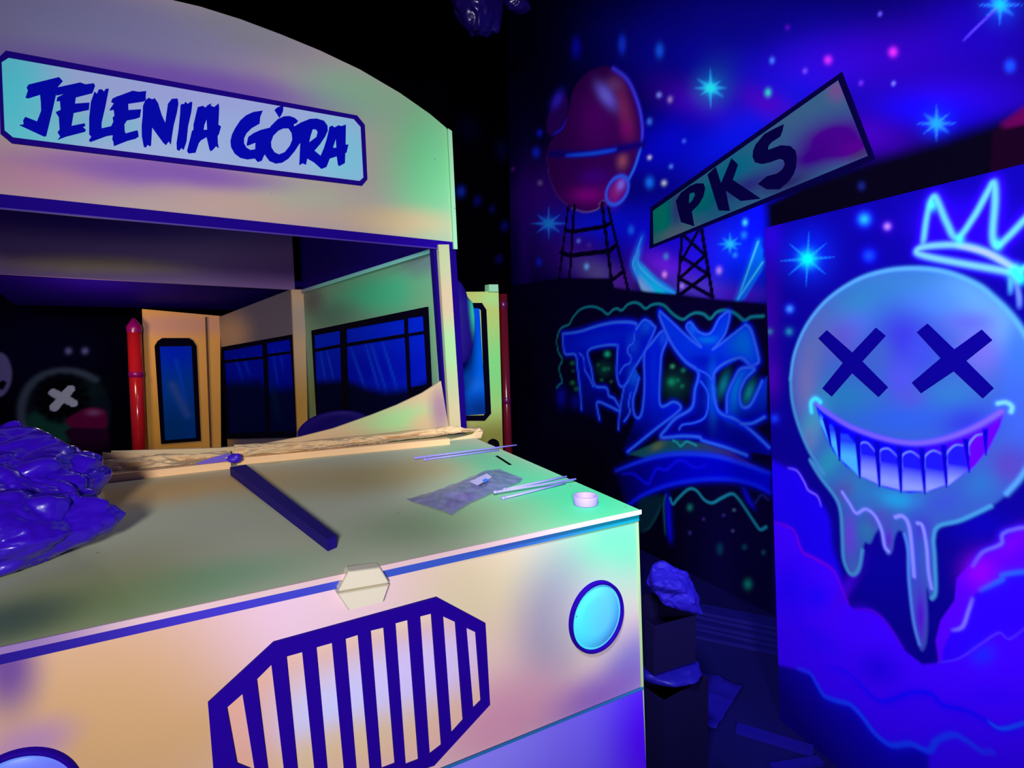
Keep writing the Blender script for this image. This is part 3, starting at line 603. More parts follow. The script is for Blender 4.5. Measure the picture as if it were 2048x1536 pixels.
head = arc + side_ + \
    Z(zJ, [(1200, 230), (1050, 300), (940, 330), (915, 390), (920, 480), (928, 660), (905, 695), (880, 640), (886, 780), (880, 900), (860, 950), (840, 920), (812, 800), (790, 600), (785, 440), (770, 370), (740, 352), (720, 390), (708, 455), (682, 468), (668, 400), (650, 345), (625, 365), (600, 415), (572, 412), (560, 460), (545, 540), (515, 572), (488, 555), (466, 490), (458, 380), (452, 260), (425, 185), (350, 85), (300, 0)]) + Z(zI, [(390, 1500), (318, 1390), (258, 1250), (224, 1120)])
cv.clip_begin(head, 3.5, True)
cv.c[:] = lin((66, 110, 220))
SH = [(zI, 870, 520, 420, 130, 0, (62, 140, 214), .95), (zI, 560, 640, 180, 130, -30, (54, 150, 206), .9), (zI, 1180, 600, 200, 120, 35, (110, 184, 255), .9), (zI, 1330, 720, 120, 130, 40, (120, 200, 255), .85), (zI, 980, 600, 200, 90, 0, (84, 150, 250), .8), (zI, 560, 720, 120, 80, -20, (84, 130, 250), .8),
      (zI, 480, 780, 120, 110, 0, (110, 90, 220), .85), (zI, 330, 850, 90, 220, 12, (104, 122, 196), .9), (zI, 300, 1050, 60, 160, 0, (140, 130, 200), .8), (zI, 800, 800, 170, 180, 0, (66, 54, 236), .95), (zI, 1220, 840, 130, 150, 0, (130, 116, 240), .9), (zI, 1150, 700, 160, 60, 0, (104, 110, 236), .8), (zI, 1420, 900, 80, 260, 0, (66, 130, 250), .9),
      (zI, 680, 880, 90, 120, 0, (70, 110, 210), .8), (zI, 900, 860, 80, 110, 0, (70, 84, 240), .8), (zI, 520, 1110, 170, 110, 10, (46, 140, 206), .95), (zI, 1060, 1090, 170, 100, 0, (58, 136, 214), .95), (zI, 800, 1010, 90, 110, 0, (92, 90, 250), .85), (zI, 850, 1110, 70, 60, 0, (100, 90, 230), .7), (zI, 800, 1220, 330, 90, 0, (54, 110, 250), .9), (zI, 1150, 1230, 160, 90, -10, (58, 60, 236), .85),
      (zI, 330, 1250, 60, 160, 20, (50, 190, 214), .95), (zI, 420, 1440, 70, 130, 35, (50, 176, 214), .9), (zI, 300, 1340, 50, 120, 22, (130, 130, 214), .75), (zI, 1430, 1220, 110, 260, 0, (70, 110, 246), .9), (zI, 1400, 1440, 120, 90, 0, (86, 80, 216), .9),
      (zK, 850, 1090, 260, 90, 8, (40, 186, 255), 1), (zK, 500, 960, 200, 130, 30, (50, 150, 220), .9), (zK, 400, 1010, 90, 120, 40, (100, 90, 200), .7), (zK, 1300, 1130, 260, 110, -20, (70, 100, 236), .95), (zK, 1650, 960, 170, 130, -40, (56, 130, 224), .95), (zK, 1900, 800, 130, 160, -40, (100, 80, 210), .9), (zK, 620, 1130, 150, 90, 0, (64, 130, 224), .9),
      (zJ, 500, 380, 34, 110, 0, (120, 80, 250), .95), (zJ, 580, 350, 44, 60, 0, (54, 140, 204), .95), (zJ, 640, 290, 60, 50, 0, (96, 90, 220), .8), (zJ, 690, 400, 22, 60, 0, (110, 40, 240), .9), (zJ, 820, 480, 30, 200, 0, (70, 90, 246), .9), (zJ, 850, 780, 34, 150, 0, (104, 10, 250), .95), (zJ, 900, 440, 24, 160, 0, (74, 100, 230), .9), (zJ, 860, 340, 40, 60, 0, (80, 60, 236), .8), (zJ, 515, 530, 24, 40, 0, (80, 120, 216), .8)]
for z, x, y, rx, ry, rot, c, op in SH: cv.blob(Z(z, [(x, y)])[0], rx*z[2], ry*z[2], c, op, rot)
cv.c *= .60
cv.clip_end()
cv.stroke(head[:20], 9, (84, 160, 220), .7, glow=6, gcol=(60, 120, 220), gop=.4)
cv.stroke(Z(zI, [(215, 1000), (224, 1120), (258, 1250), (318, 1390), (390, 1500)])+Z(zJ, [(300, 0), (350, 85), (425, 185), (452, 260), (460, 380), (466, 490), (490, 555), (518, 570), (545, 535), (560, 450)]), 7, (66, 140, 200), .85)
cv.stroke(Z(zJ, [(1200, 230), (1050, 300), (940, 330), (915, 390), (920, 480), (925, 650), (905, 690)]), 7, (66, 150, 206), .85)
cv.stroke(Z(zJ, [(770, 370), (788, 450), (793, 600), (815, 800), (845, 920)]), 6, (76, 130, 230), .85)
for pts, w in (([(460, 160), (495, 215), (530, 265), (575, 245), (620, 275), (655, 345), (672, 430), (690, 455)], 6), ([(725, 285), (760, 280), (790, 320), (805, 420), (818, 580)], 7), ([(835, 315), (860, 330), (880, 430), (890, 560), (905, 640)], 6)):
    cv.stroke(Z(zJ, pts), w, (136, 140, 255), .9, glow=5, gcol=(90, 90, 250), gop=.4)
# grin
mouth = [(140, 225), (220, 300), (300, 350), (450, 440), (650, 520), (850, 570), (1050, 590), (1250, 570), (1450, 510), (1650, 420), (1865, 300), (1830, 430), (1740, 600), (1600, 780), (1400, 930), (1200, 1015), (1000, 1035), (800, 990), (600, 905), (420, 790), (300, 650), (200, 450)]
cv.fill(Z(zK, mouth), (6, 0, 226), 2.5, 1, grad=(Z(zK, [(1000, 700)])[0], Z(zK, [(1750, 560)])[0], (80, 0, 240)))
div = [((145, 240), (180, 400)), ((230, 350), (282, 600)), ((340, 420), (362, 740)), ((525, 500), (547, 900)), ((700, 560), (727, 980)), ((905, 600), (925, 1035)), ((1110, 610), (1142, 1045)), ((1310, 590), (1342, 985)), ((1510, 530), (1548, 850)), ((1690, 440), (1700, 690)), ((1850, 320), (1820, 440))]
for i in range(len(div)-1):
    (a, b), (c, d) = div[i], div[i+1]
    def L(p, q, t): return (p[0]+(q[0]-p[0])*t, p[1]+(q[1]-p[1])*t)
    w = c[0]-a[0]; g = min(26, w*.12)
    tp = .14
    pts = [(L(a, b, tp+.08)[0]+g, L(a, b, tp+.08)[1]), ((L(a, b, tp)[0]+L(c, d, tp)[0])/2, (L(a, b, tp)[1]+L(c, d, tp)[1])/2-12), (L(c, d, tp+.08)[0]-g, L(c, d, tp+.08)[1]), (L(c, d, .93)[0]-g*.5, L(c, d, .93)[1]), (L(a, b, .95)[0]+g*.5, L(a, b, .95)[1])]
    if i < 8: lo, hi = ((132, 146, 255), (24, 20, 246)) if i > 2 else ((70, 170, 255), (30, 60, 240))
    else: lo, hi = (96, 0, 255), (90, 0, 245)
    cv.fill(Z(zK, pts), hi, 3, .95, grad=(Z(zK, [((a[0]+c[0])/2, a[1]+(b[1]-a[1])*.45)])[0], Z(zK, [((a[0]+c[0])/2, a[1]+(b[1]-a[1])*.85)])[0], lo))
    if 2 < i < 9:
        cv.stroke(Z(zK, [L(pts[0], pts[4], .35), pts[0], pts[1], pts[2]]), 3.5, (110, 130, 255), .8, taper=True)
for a, b in div[1:-1]:
    m_ = ((a[0]+b[0])/2, (a[1]+b[1])/2)
    cv.fill(Z(zK, [(a[0]-26, a[1]), (a[0]+30, a[1]+6), (b[0]+7, b[1]), (b[0]-7, b[1])]), (4, 0, 176), 1.2, 1)
cv.stroke(Z(zK, [(150, 215), (300, 330), (450, 420), (650, 500), (850, 555), (1050, 578), (1250, 555), (1450, 495), (1650, 405), (1840, 290)]), 9, (112, 84, 240), .95, glow=7, gcol=(60, 50, 235), gop=.5)
cv.stroke(Z(zK, [(105, 290), (100, 210), (140, 170), (185, 200)]), 8, (70, 220, 255), .95, glow=7, gcol=(50, 150, 250)); cv.stroke(Z(zK, [(1810, 215), (1880, 205), (1935, 240), (1930, 290)]), 8, (110, 190, 255), .95, glow=7, gcol=(70, 120, 250))
# crown
cr = [(915, 300), (935, 150), (960, 55), (985, 45), (1040, 170), (1095, 255), (1180, 150), (1262, 5), (1290, -35), (1298, 60), (1285, 240), (1310, 295), (1370, 245), (1451, 160), (1530, 80), (1600, -20), (1640, -50), (1640, 80), (1590, 260), (1540, 400)]
cv.stroke(Z(zI, cr), 11, (84, 170, 255), 1, glow=15, gcol=(50, 0, 255), gop=.75)
ce = [(882, 325), (930, 300), (1100, 292), (1250, 330), (1390, 410), (1420, 440), (1300, 420), (1100, 385), (930, 350)]
cv.stroke(Z(zI, ce), 12, (100, 170, 255), 1, glow=13, gcol=(50, 0, 255), gop=.7, closed=True)
cv.stroke(Z(zI, [(1100, 295), (1250, 332), (1390, 410)]), 8, (150, 160, 240), .9, taper=True)
cv.stroke(Z(zI, [(1400, 430), (1425, 470)]), 20, (40, 220, 250), .95); cv.stroke(Z(zI, [(1380, 440), (1380, 545)]), 8, (70, 150, 250), .9, taper=True); cv.stroke(Z(zI, [(1405, 470), (1424, 560), (1427, 620)]), 8, (90, 120, 240), .9, taper=True)
for p in ((1110, 262), (1310, 290), (965, 80)): cv.blob(Z(zI, [p])[0], 8, 10, (60, 220, 255), .8)
cv.stroke(Z(zI, [(1440, 420), (1500, 380), (1600, 330)]), 10, (60, 200, 255), .9)
cv.c *= .84
partition = struct(cv.build('wall_partition', 0.07)); partition['label'] = 'blue partition wall painted with a dripping grinning face and a crown'
MX = flat('eye_navy_paint', (6, 0, 116), .8, .02, .08)
PX = (PART[0]+PART[1]*.003, PART[1])
for c in ([(362, 785), (405, 743), (540, 862), (665, 730), (716, 772), (592, 908), (728, 1045), (680, 1095), (540, 968), (432, 1092), (383, 1050), (492, 915)],
          [(884, 752), (938, 708), (1080, 845), (1225, 740), (1280, 795), (1142, 905), (1288, 1050), (1232, 1102), (1078, 958), (905, 1075), (857, 1020), (1010, 890)]):
    o = slab('painted_eye', ats(Z(zI, c), PX), PART[1], .003, MX, partition)

# ================================================================== THE BUS
zA = (30, 140, .107422); zB = (230, 170, .107422); zC = (450, 190, .126953)
z1 = (0, 0, .371094); z2 = (400, 350, .322266); z4 = (540, 560, .253906); z5 = (760, 840, .263672); z6 = (0, 830, .341797); z7 = (380, 1100, .458984)
M_blue = flat('ultramarine_paint', (34, 0, 150), .7, .05, .08)
M_deep = flat('deep_blue_paint', (26, 0, 124), .7, .05, .12)
M_frame = flat('window_black_paint', (6, 2, 26), .8, .03, .1)
M_edge = flat('raw_plywood_edge', (214, 180, 176), .7, .2, .25, 60, .15)
bus = thing('play_bus', 'cream plywood play bus with a wide bonnet and a lettered roof sign', 'bus', (0.3, 2.0, 0.0))

def F(x, y): return at(x, y, FRONT)
def W_(x, y): return at(x, y, WS)
# ---- bonnet front
M_front = soft_tints('sprayed_shaded_front_paint', (234, 204, 190), [
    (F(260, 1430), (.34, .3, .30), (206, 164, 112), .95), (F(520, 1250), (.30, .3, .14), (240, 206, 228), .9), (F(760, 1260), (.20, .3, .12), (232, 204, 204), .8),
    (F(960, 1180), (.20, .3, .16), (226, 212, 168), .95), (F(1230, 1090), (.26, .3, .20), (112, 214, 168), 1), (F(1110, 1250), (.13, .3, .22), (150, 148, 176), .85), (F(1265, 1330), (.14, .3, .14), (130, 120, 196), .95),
    (F(1180, 1400), (.22, .3, .08), (140, 96, 190), .9), (F(1000, 1440), (.22, .3, .14), (214, 150, 176), .9), (F(250, 1400), (.22, .3, .22), (214, 172, 116), .9), (F(10, 1330), (.05, .3, .10), (104, 66, 150), .95), (F(60, 1490), (.07, .3, .05), (170, 126, 190), .7), (F(1193, 1232), (.145, .3, .15), (200, 200, 190), .6)])  # dark purple left end is light falloff put into the paint
xl = -0.50
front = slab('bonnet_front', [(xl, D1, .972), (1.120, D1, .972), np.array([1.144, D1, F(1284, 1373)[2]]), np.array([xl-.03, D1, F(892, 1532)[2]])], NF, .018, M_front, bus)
for _p in (0,): pass
M_bump = soft_tints('bumper_paint', (120, 100, 255), [(F(900, 1530), (.35, .3, .25), (150, 140, 255), .9), (F(1290, 1480), (.16, .3, .35), (86, 10, 255), 1)])
slab('bumper', [(xl-.03, D1-.004, .418), at(1285, 1378, (np.array([0, D1-.004, 0]), NF)), (1.175, D1-.004, .0), (xl-.03, D1-.004, .0)], NF, .02, M_bump, bus)
slab('bumper_bead', [(xl-.03, D1-.006, .428), (1.150, D1-.006, .430), (1.150, D1-.006, .424), (xl-.03, D1-.006, .420)], NF, .004, flat('teal_bead', (40, 120, 190)), bus)
M_strip = soft_tints('strip_paint', (66, 52, 200), [((1.05, D1, .96), (.36, .4, .3), (0, 160, 176), 1), ((.55, D1, .96), (.4, .4, .3), (54, 96, 190), .8), ((-.4, D1, .96), (.3, .4, .3), (26, 0, 130), .95)])
box('bonnet_strip', (xl-.1, D1-.006, .964), (1.128, D1+.01, .989), M_strip, bus)
# ---- bonnet lid
H = lambda x, y: at(x, y, HOOD)
M_hood = soft_tints('sprayed_shaded_bonnet_paint', (212, 222, 184), [
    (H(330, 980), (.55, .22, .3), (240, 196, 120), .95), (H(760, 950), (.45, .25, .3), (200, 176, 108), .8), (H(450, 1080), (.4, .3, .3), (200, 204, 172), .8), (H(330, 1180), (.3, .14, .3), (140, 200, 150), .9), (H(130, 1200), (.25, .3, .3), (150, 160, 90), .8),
    (H(1150, 1000), (.36, .46, .3), (66, 206, 140), 1), (H(1000, 930), (.16, .5, .3), (90, 214, 150), .8), (H(900, 1040), (.3, .2, .3), (146, 180, 128), .8), (H(20, 1240), (.12, .12, .3), (60, 90, 80), .8)], rough=.62)  # last cloud paints the light falloff at the front-left corner
rb = H(944, 872); rb2 = np.array([rb[0], 2.76, 1.0])
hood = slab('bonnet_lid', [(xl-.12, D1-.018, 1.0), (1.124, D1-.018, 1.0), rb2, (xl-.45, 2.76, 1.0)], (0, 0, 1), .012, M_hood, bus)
M_lip = soft_tints('raw_edge', (226, 196, 196), [((-.33, D1, 1), (.16, .3, .3), (130, 100, 170), .9), ((1.0, D1, 1), (.2, .3, .3), (200, 214, 200), .7)], rough=.75)
slab('bonnet_lid_edge', [(xl-.12, D1-.019, 1.001), (1.126, D1-.019, 1.001), (1.126, D1-.019, .988), (xl-.12, D1-.019, .988)], NF, .004, M_lip, bus)
M_side = soft_tints('sprayed_side_paint', (150, 220, 170), [((1.15, 2.0, .5), (1, 1.2, .7), (190, 200, 130), .8)])
hexa('bonnet_side', [(1.164, D1-.001, .0), (1.174, D1-.001, .0), (1.26, 2.75, .0), (1.25, 2.75, .0)], [(1.119, D1-.001, .988), (1.129, D1-.001, .988), (rb2[0], 2.75, .988), (rb2[0]-.010, 2.75, .988)], M_side, bus)
a, b = H(993, 912), H(1021, 930)
d = (b-a)/np.linalg.norm(b-a); pn = np.array([-d[1], d[0], 0])
slab('bonnet_slot', [a-pn*.006+(0, 0, .0012), b-pn*.006+(0, 0, .0012), b+pn*.006+(0, 0, .0012), a+pn*.006+(0, 0, .0012)], (0, 0, 1), .001, M_black, bus)
lathe('bonnet_knob', [(0, .035), (.018, .033), (.028, .02), (.030, 0), (.024, -.005)], at(985, 893, (np.array([0, 2.45, 0]), NF)), (0.3, -.3, .9), M_black, bus, 20)
# ---- grille
def G(p): return at(380+.458984*p[0], 1100+.458984*p[1], (np.array([0, D1-.009, 0]), NF))
gp = [G(p) for p in ((78, 670), (365, 405), (1078, 208), (1288, 320), (1308, 675), (1065, 940))]
gp += [np.array([.40, D1-.009, .452]), np.array([.10, D1-.009, .47]), np.array([-.022, D1-.009, .60])]
slots = [((160, 688), (228, 628)), ((290, 565), (355, 500)), ((420, 465), (490, 445)), ((550, 425), (620, 405)), ((677, 388), (733, 370)), ((787, 352), (845, 338)), ((895, 320), (950, 305)), ((1003, 290), (1053, 277)), ((1103, 290), (1158, 315)), ((1205, 340), (1247, 360))]
sbot = {9: ((1235, 695), (1270, 660)), 8: ((1140, 803), (1192, 745)), 7: ((1045, 895), (1097, 855)), 6: ((940, 940), (997, 918))}
tl_, bl_ = [], []
for i, (a, b) in enumerate(slots):
    A, B = G(a), G(b); tl_.append((A, B))
    if i in sbot: C_, D_ = G(sbot[i][0]), G(sbot[i][1])
    else:
        zb = {0: .60, 1: .545, 2: .505}.get(i, .492); C_ = np.array([A[0]+.012, A[1], zb + (.03 if i < 2 else 0)]); D_ = np.array([B[0]+.014, B[1], zb])
    bl_.append((C_, D_))
inner = [tl_[0][0]]+[p for t in tl_ for p in t][1:]+[bl_[-1][1]]+[p for t in reversed(bl_) for p in reversed(t)][1:]
grille = slab('grille_frame', gp, NF, .008, M_blue, bus, [inner])
for i in range(9):
    slab('grille_bar', [tl_[i][1], tl_[i+1][0], bl_[i+1][0], bl_[i][1]], NF, .008, M_blue, grille)
M_slot = soft_tints('grille_backing_paint', (232, 190, 172), [(F(700, 1400), (.26, .3, .10), (206, 214, 255), .95), (F(860, 1330), (.2, .3, .10), (220, 206, 255), .8), (F(640, 1510), (.3, .3, .07), (226, 200, 150), .8), (F(470, 1480), (.1, .3, .2), (232, 170, 140), .8), (F(800, 1220), (.3, .3, .05), (240, 226, 196), .8)], specks=False)
bk = [p + np.array([0, .0075, 0]) for p in gp]; cen = sum(bk)/len(bk)
slab('grille_backing', [cen+(p-cen)*.97 for p in bk], NF, .0012, M_slot, grille)
# ---- badge in two halves
M_badge = soft_tints('badge_paint', (224, 216, 196), [(F(725, 1160), .09, (232, 226, 190), .7)], specks=True)
PB_ = (np.array([0, D1-.03, 0]), NF)
def Bd(p): return at(380+.458984*p[0], 1100+.458984*p[1], PB_)
up = [(648, 178), (692, 92), (828, 74), (868, 140)]; lo = [(640, 190), (868, 150), (842, 225), (690, 262)]
bcen = sum(Bd(p) for p in up+lo)/8
badge = None
for ring in (up, lo):
    fr = [Bd(p) for p in ring]; c_ = sum(fr)/4
    q = [c_+(p-c_)*.93+np.array([0, -.004, 0]) for p in fr]
    back_ = [p+np.array([0, .028, 0]) for p in fr]
    v = q+fr+back_; f = [(3, 2, 1, 0)]+[(i, (i+1) % 4, 4+(i+1) % 4, 4+i) for i in range(4)]+[(4+i, 4+(i+1) % 4, 8+(i+1) % 4, 8+i) for i in range(4)]
    obj('badge_half', v, f, M_badge, bus)
# ---- headlights
M_lens = soft_tints('headlight_paint', (84, 200, 255), [((.94, D1, .69), (.06, .1, .12), (70, 240, 255), .9), ((.99, D1, .70), (.06, .1, .1), (100, 200, 255), .7), ((-.335, D1, .69), (.2, .3, .12), (120, 110, 255), 1)], specks=True, rough=.35)
for cx, cz in ((.973, .704), (-.335, .688)):
    hl = lathe('headlight', [(.0965, .0), (.097, .008), (.099, .013), (.104, .014), (.107, .010), (.108, -.002)], (cx, D1, cz), NF, M_blue, bus, 64)
    for v_ in hl.data.vertices: v_.co.x = cx+(v_.co.x-cx)*.89
    ln_ = lathe('lens', [(0, .006), (.05, .0055), (.090, .004), (.092, .002), (.094, .004), (.0968, .003)], (cx, D1-.001, cz), NF, M_lens, hl, 48)
    for v_ in ln_.data.vertices: v_.co.x = cx+(v_.co.x-cx)*.89

# ---- roof header over the windscreen
ar = [W_(893, 256), W_(860, 228), W_(800, 186), W_(720, 139), W_(640, 101), W_(560, 68), W_(480, 38), W_(400, 13), W_(340, -1)]
xc = -.03
left = [np.array([xc-.85*(p[0]-xc), p[1], p[2]]) for p in reversed(ar)]
zb_r = W_(905, 484)[2]; zb_l = W_(0, 388)[2]; xl0 = W_(0, 388)[0]; xr0 = W_(905, 484)[0]
slope = (zb_r-zb_l)/(xr0-xl0); zl = zb_l+slope*(-.95-xl0)
M_head = soft_tints('header_paint', (206, 184, 176), [
    (W_(860, 330), (.26, .5, .42), (128, 226, 150), 1), (W_(700, 190), (.26, .5, .14), (150, 214, 160), .85), (W_(300, 60), (.6, .5, .16), (156, 150, 186), .9), (W_(330, 160), (.62, .5, .10), (140, 100, 196), .9), (W_(60, 60), (.4, .5, .2), (126, 124, 170), .8),
    (W_(300, 350), (.42, .5, .08), (164, 110, 196), .9), (W_(60, 350), (.25, .5, .10), (214, 150, 176), .8), (W_(500, 410), (.4, .5, .08), (224, 190, 166), .8), (W_(800, 445), (.28, .5, .07), (232, 206, 150), .9), (W_(620, 390), (.25, .5, .08), (196, 206, 170), .7), (W_(500, 60), (.3, .5, .1), (150, 156, 160), .7), (W_(150, 50), (.5, .5, .14), (146, 144, 186), .95), (W_(320, 158), (.5, .5, .07), (134, 92, 196), .9), (W_(330, 345), (.4, .5, .05), (150, 96, 196), .9)])  # airbrushed halo round the sign; grey-violet towards the upper left
outline = [np.array([xr0, 2.71, zb_r])]+ar+left+[np.array([left[-1][0]-.01, 2.71, zl])]
header = slab('roof_header', outline, NF, .02, M_head, bus)
T2 = .052
slab('header_trim', [(xr0+.0, 2.708, zb_r), (-.95, 2.708, zl), (-.95, 2.708, zl-T2), (xr0, 2.708, zb_r-.036)], NF, .03, M_blue, bus)
slab('header_bead', [(xr0-.05, 2.704, zb_r-.034), (-.95, 2.704, zl-T2+.002), (-.95, 2.704, zl-T2-.004), (xr0-.05, 2.704, zb_r-.040)], NF, .01, flat('violet_bead', (74, 40, 170)), bus)
M_mint = soft_tints('mint_paint', (166, 232, 176), [])
hexa('header_side', [(xr0+.002, 2.70, zb_r-.035), (xr0+.022, 2.70, zb_r-.035), (xr0+.022, 3.9, zb_r-.035), (xr0+.002, 3.9, zb_r-.035)],
     [(xr0-.012, 2.70, 2.50), (xr0+.008, 2.70, 2.49), (xr0+.008, 3.9, 2.49), (xr0-.012, 3.9, 2.50)], M_mint, bus)
# ---- destination sign
S1 = (np.array([0, 2.700, 0]), NF); S2 = (np.array([0, 2.697, 0]), NF)
so = ats(Z(z1, [(32, 272), (1925, 622), (1966, 672), (1980, 965), (1950, 1000), (60, 770), (2, 722), (-8, 310)]), S1)
si = ats(Z(z1, [(44, 308), (1908, 640), (1945, 682), (1960, 955), (1938, 975), (70, 740), (22, 700), (6, 332)]), S1)
sign = slab('destination_sign', so, NF, .010, M_blue, bus, [si])
M_board = soft_tints('sign_board_paint', (188, 216, 255), [(at(30, 200, S1), (.14, .4, .3), (96, 252, 255), 1), (at(120, 250, S1), (.12, .4, .1), (130, 236, 240), .6), (at(400, 200, S1), (.35, .4, .08), (190, 190, 255), .6), (at(690, 310, S1), (.16, .4, .18), (150, 240, 255), .95), (at(220, 250, S1), (.12, .4, .06), (130, 226, 240), .7), (at(500, 280, S1), (.16, .4, .12), (176, 210, 255), .6)], specks=False)
slab('sign_board', [p+np.array([0, .006, 0]) for p in si], NF, .003, M_board, sign)
M_ink = flat('lettering_paint', (4, 10, 206), .7, .03, .1)
LET = [('letter_j', Z(zA, [(195, 515), (240, 380), (215, 330), (250, 270), (820, 130), (890, 205), (800, 310), (760, 470), (690, 780), (580, 1230), (540, 1240), (75, 1025), (160, 1010), (150, 940), (190, 870), (410, 955), (440, 880), (485, 760), (480, 600), (465, 460), (240, 530)]), []),
 ('letter_e', Z(zA, [(800, 320), (1215, 230), (1310, 265), (1465, 245), (1490, 290), (1440, 430), (1130, 510), (1115, 625), (1385, 605), (1375, 740), (1090, 800), (1050, 1040), (1295, 990), (1310, 1035), (1265, 1065), (1320, 1110), (1300, 1150), (950, 1240), (790, 1300), (840, 1240), (790, 1160), (830, 1110), (815, 880), (755, 785), (850, 740), (835, 575), (775, 585), (785, 510), (920, 440), (770, 475), (760, 400)]), []),
 ('letter_l', Z(zA, [(1480, 400), (1525, 440), (1560, 360), (1620, 360), (1655, 400), (1690, 350), (1745, 345), (1680, 680), (1610, 980), (1610, 1085), (1790, 1045), (1830, 1090), (1820, 1210), (1700, 1230), (1400, 1340), (1375, 1310), (1420, 1240), (1380, 1200), (1380, 900), (1410, 600)]), []),
 ('letter_e', Z(zA, [(1790, 590), (1815, 530), (1900, 490)])+Z(zB, [(60, 205), (330, 105), (440, 125), (580, 110), (570, 230), (580, 265), (540, 305), (245, 350), (250, 465), (485, 450), (465, 600), (380, 630), (220, 660), (175, 730), (180, 860), (200, 900), (415, 840), (430, 880), (440, 960), (380, 1000), (230, 1040), (0, 1130)])+Z(zA, [(1840, 1415), (1830, 1340), (1810, 1290), (1820, 1210), (1790, 1045), (1830, 960), (1815, 890), (1850, 850), (1835, 740), (1770, 755), (1760, 740), (1840, 620), (1800, 605)]), []),
 ('letter_n', Z(zB, [(520, 390), (560, 290), (630, 235), (690, 265), (740, 245), (800, 330), (870, 560), (935, 700), (985, 350), (1060, 255), (1165, 250), (1180, 350), (1150, 520), (1090, 760), (1060, 950), (1040, 1110), (995, 1050), (950, 1120), (900, 1080), (690, 790), (670, 1130), (640, 1140), (610, 1110), (570, 1165), (535, 1150), (500, 960), (495, 760), (515, 560)]), []),
 ('letter_i', Z(zB, [(1220, 370), (1255, 350), (1285, 355), (1310, 310), (1355, 350), (1410, 310), (1440, 320), (1420, 500), (1360, 760), (1330, 1050), (1275, 1210), (1235, 1170), (1195, 1225), (1150, 1200), (1145, 1080), (1180, 850), (1210, 550)]), []),
 ('letter_a', Z(zB, [(1540, 410), (1640, 385), (1680, 420), (1730, 370), (1800, 340), (1780, 380), (1845, 410), (1930, 340), (1940, 420), (1925, 740), (1975, 770), (1935, 910), (1910, 950), (1915, 1080), (1935, 1180), (1880, 1140), (1820, 1210), (1780, 1235), (1755, 1190), (1705, 970), (1600, 1030), (1560, 1080), (1500, 1260), (1370, 1275), (1340, 1230), (1400, 990), (1430, 860), (1460, 830), (1460, 740), (1510, 530)]), [Z(zB, [(1705, 640), (1715, 830), (1650, 835), (1665, 740)])]),
 ('letter_g', Z(zC, [(595, 245), (555, 340), (545, 450), (420, 520), (340, 600), (300, 680), (300, 760), (340, 830), (400, 865), (475, 855), (480, 750), (350, 800), (340, 780), (365, 660), (450, 600), (560, 550), (700, 515), (720, 560), (700, 700), (660, 900), (610, 960), (580, 1035), (515, 1055), (470, 1000), (350, 1015), (240, 990), (150, 920), (95, 820), (85, 720), (110, 620), (160, 520), (240, 400), (330, 320), (450, 265)]), []),
 ('letter_o', Z(zC, [(650, 600), (720, 490), (830, 380), (930, 335), (1020, 330), (1100, 360), (1150, 405), (1125, 445), (1085, 455), (1090, 520), (1190, 600), (1190, 740), (1100, 880), (1000, 1000), (900, 1065), (800, 1080), (700, 1040), (640, 960), (610, 850), (620, 700)]), [Z(zC, [(1000, 525), (1050, 600), (1060, 700), (1020, 800), (940, 900), (850, 935), (780, 900), (730, 820), (725, 740), (760, 640), (840, 560), (920, 525)])]),
 ('letter_accent', Z(zC, [(780, 240), (815, 200), (880, 175), (920, 180), (915, 250), (885, 320), (855, 360), (820, 300)]), []),
 ('letter_r', Z(zC, [(1090, 495), (1200, 430), (1340, 375), (1450, 370), (1560, 405), (1615, 480), (1620, 560), (1580, 650), (1500, 770), (1410, 875), (1510, 960), (1640, 1000), (1600, 1130), (1520, 1165), (1400, 1060), (1295, 1000), (1275, 1100), (1225, 1075), (1170, 1105), (1185, 760), (1060, 800), (1070, 600)]), [Z(zC, [(1380, 540), (1430, 540), (1460, 580), (1440, 660), (1325, 745), (1350, 640)])]),
 ('letter_a', Z(zC, [(1645, 500), (1690, 480), (1725, 510), (1790, 475), (1830, 490), (1905, 465), (1900, 780), (1945, 780), (1915, 905), (1895, 915), (1890, 1070), (1800, 1120), (1780, 1100), (1760, 965), (1650, 1000), (1600, 1130), (1560, 1150), (1500, 970), (1560, 830), (1600, 700), (1630, 580)]), [Z(zC, [(1745, 690), (1755, 830), (1700, 830), (1720, 770)])])]
SL = (np.array([0, 2.7045, 0]), NF)
for k_, (nm, o_, h_) in enumerate(LET):
    SL = (np.array([0, 2.7045-.0006*(k_ % 3), 0]), NF)
    slab(nm, ats(o_, SL), NF, .0015, M_ink, sign, [ats(h, SL) for h in h_])

# ---- windscreen posts, cowl, ledge
PO = (np.array([0, 2.690, 0]), NF); PO2 = (np.array([0, 2.720, 0]), NF)
M_post = soft_tints('post_paint', (196, 206, 150), [(at(890, 600, PO), (.2, .4, .12), (226, 190, 150), .7), (at(900, 700, PO), (.2, .4, .12), (166, 226, 150), .8), (at(912, 830, PO), (.2, .4, .1), (220, 200, 150), .8)])
slab('windscreen_post', ats([(877, 489), (898, 489), (922, 858), (900, 854)], PO), NF, .03, M_post, bus)
slab('post_jamb', ats([(866, 492), (911, 487), (934, 862), (893, 866)], PO2), NF, .05, M_deep, bus)
M_cowl = soft_tints('cowl_paint', (222, 196, 146), [(at(800, 840, WS), (.22, .4, .07), (170, 226, 146), .95), (at(850, 850, WS), (.1, .4, .06), (226, 190, 140), .8), (at(620, 880, WS), (.2, .4, .05), (236, 196, 140), .8), (at(880, 820, WS), (.06, .4, .12), (170, 130, 150), .9)])
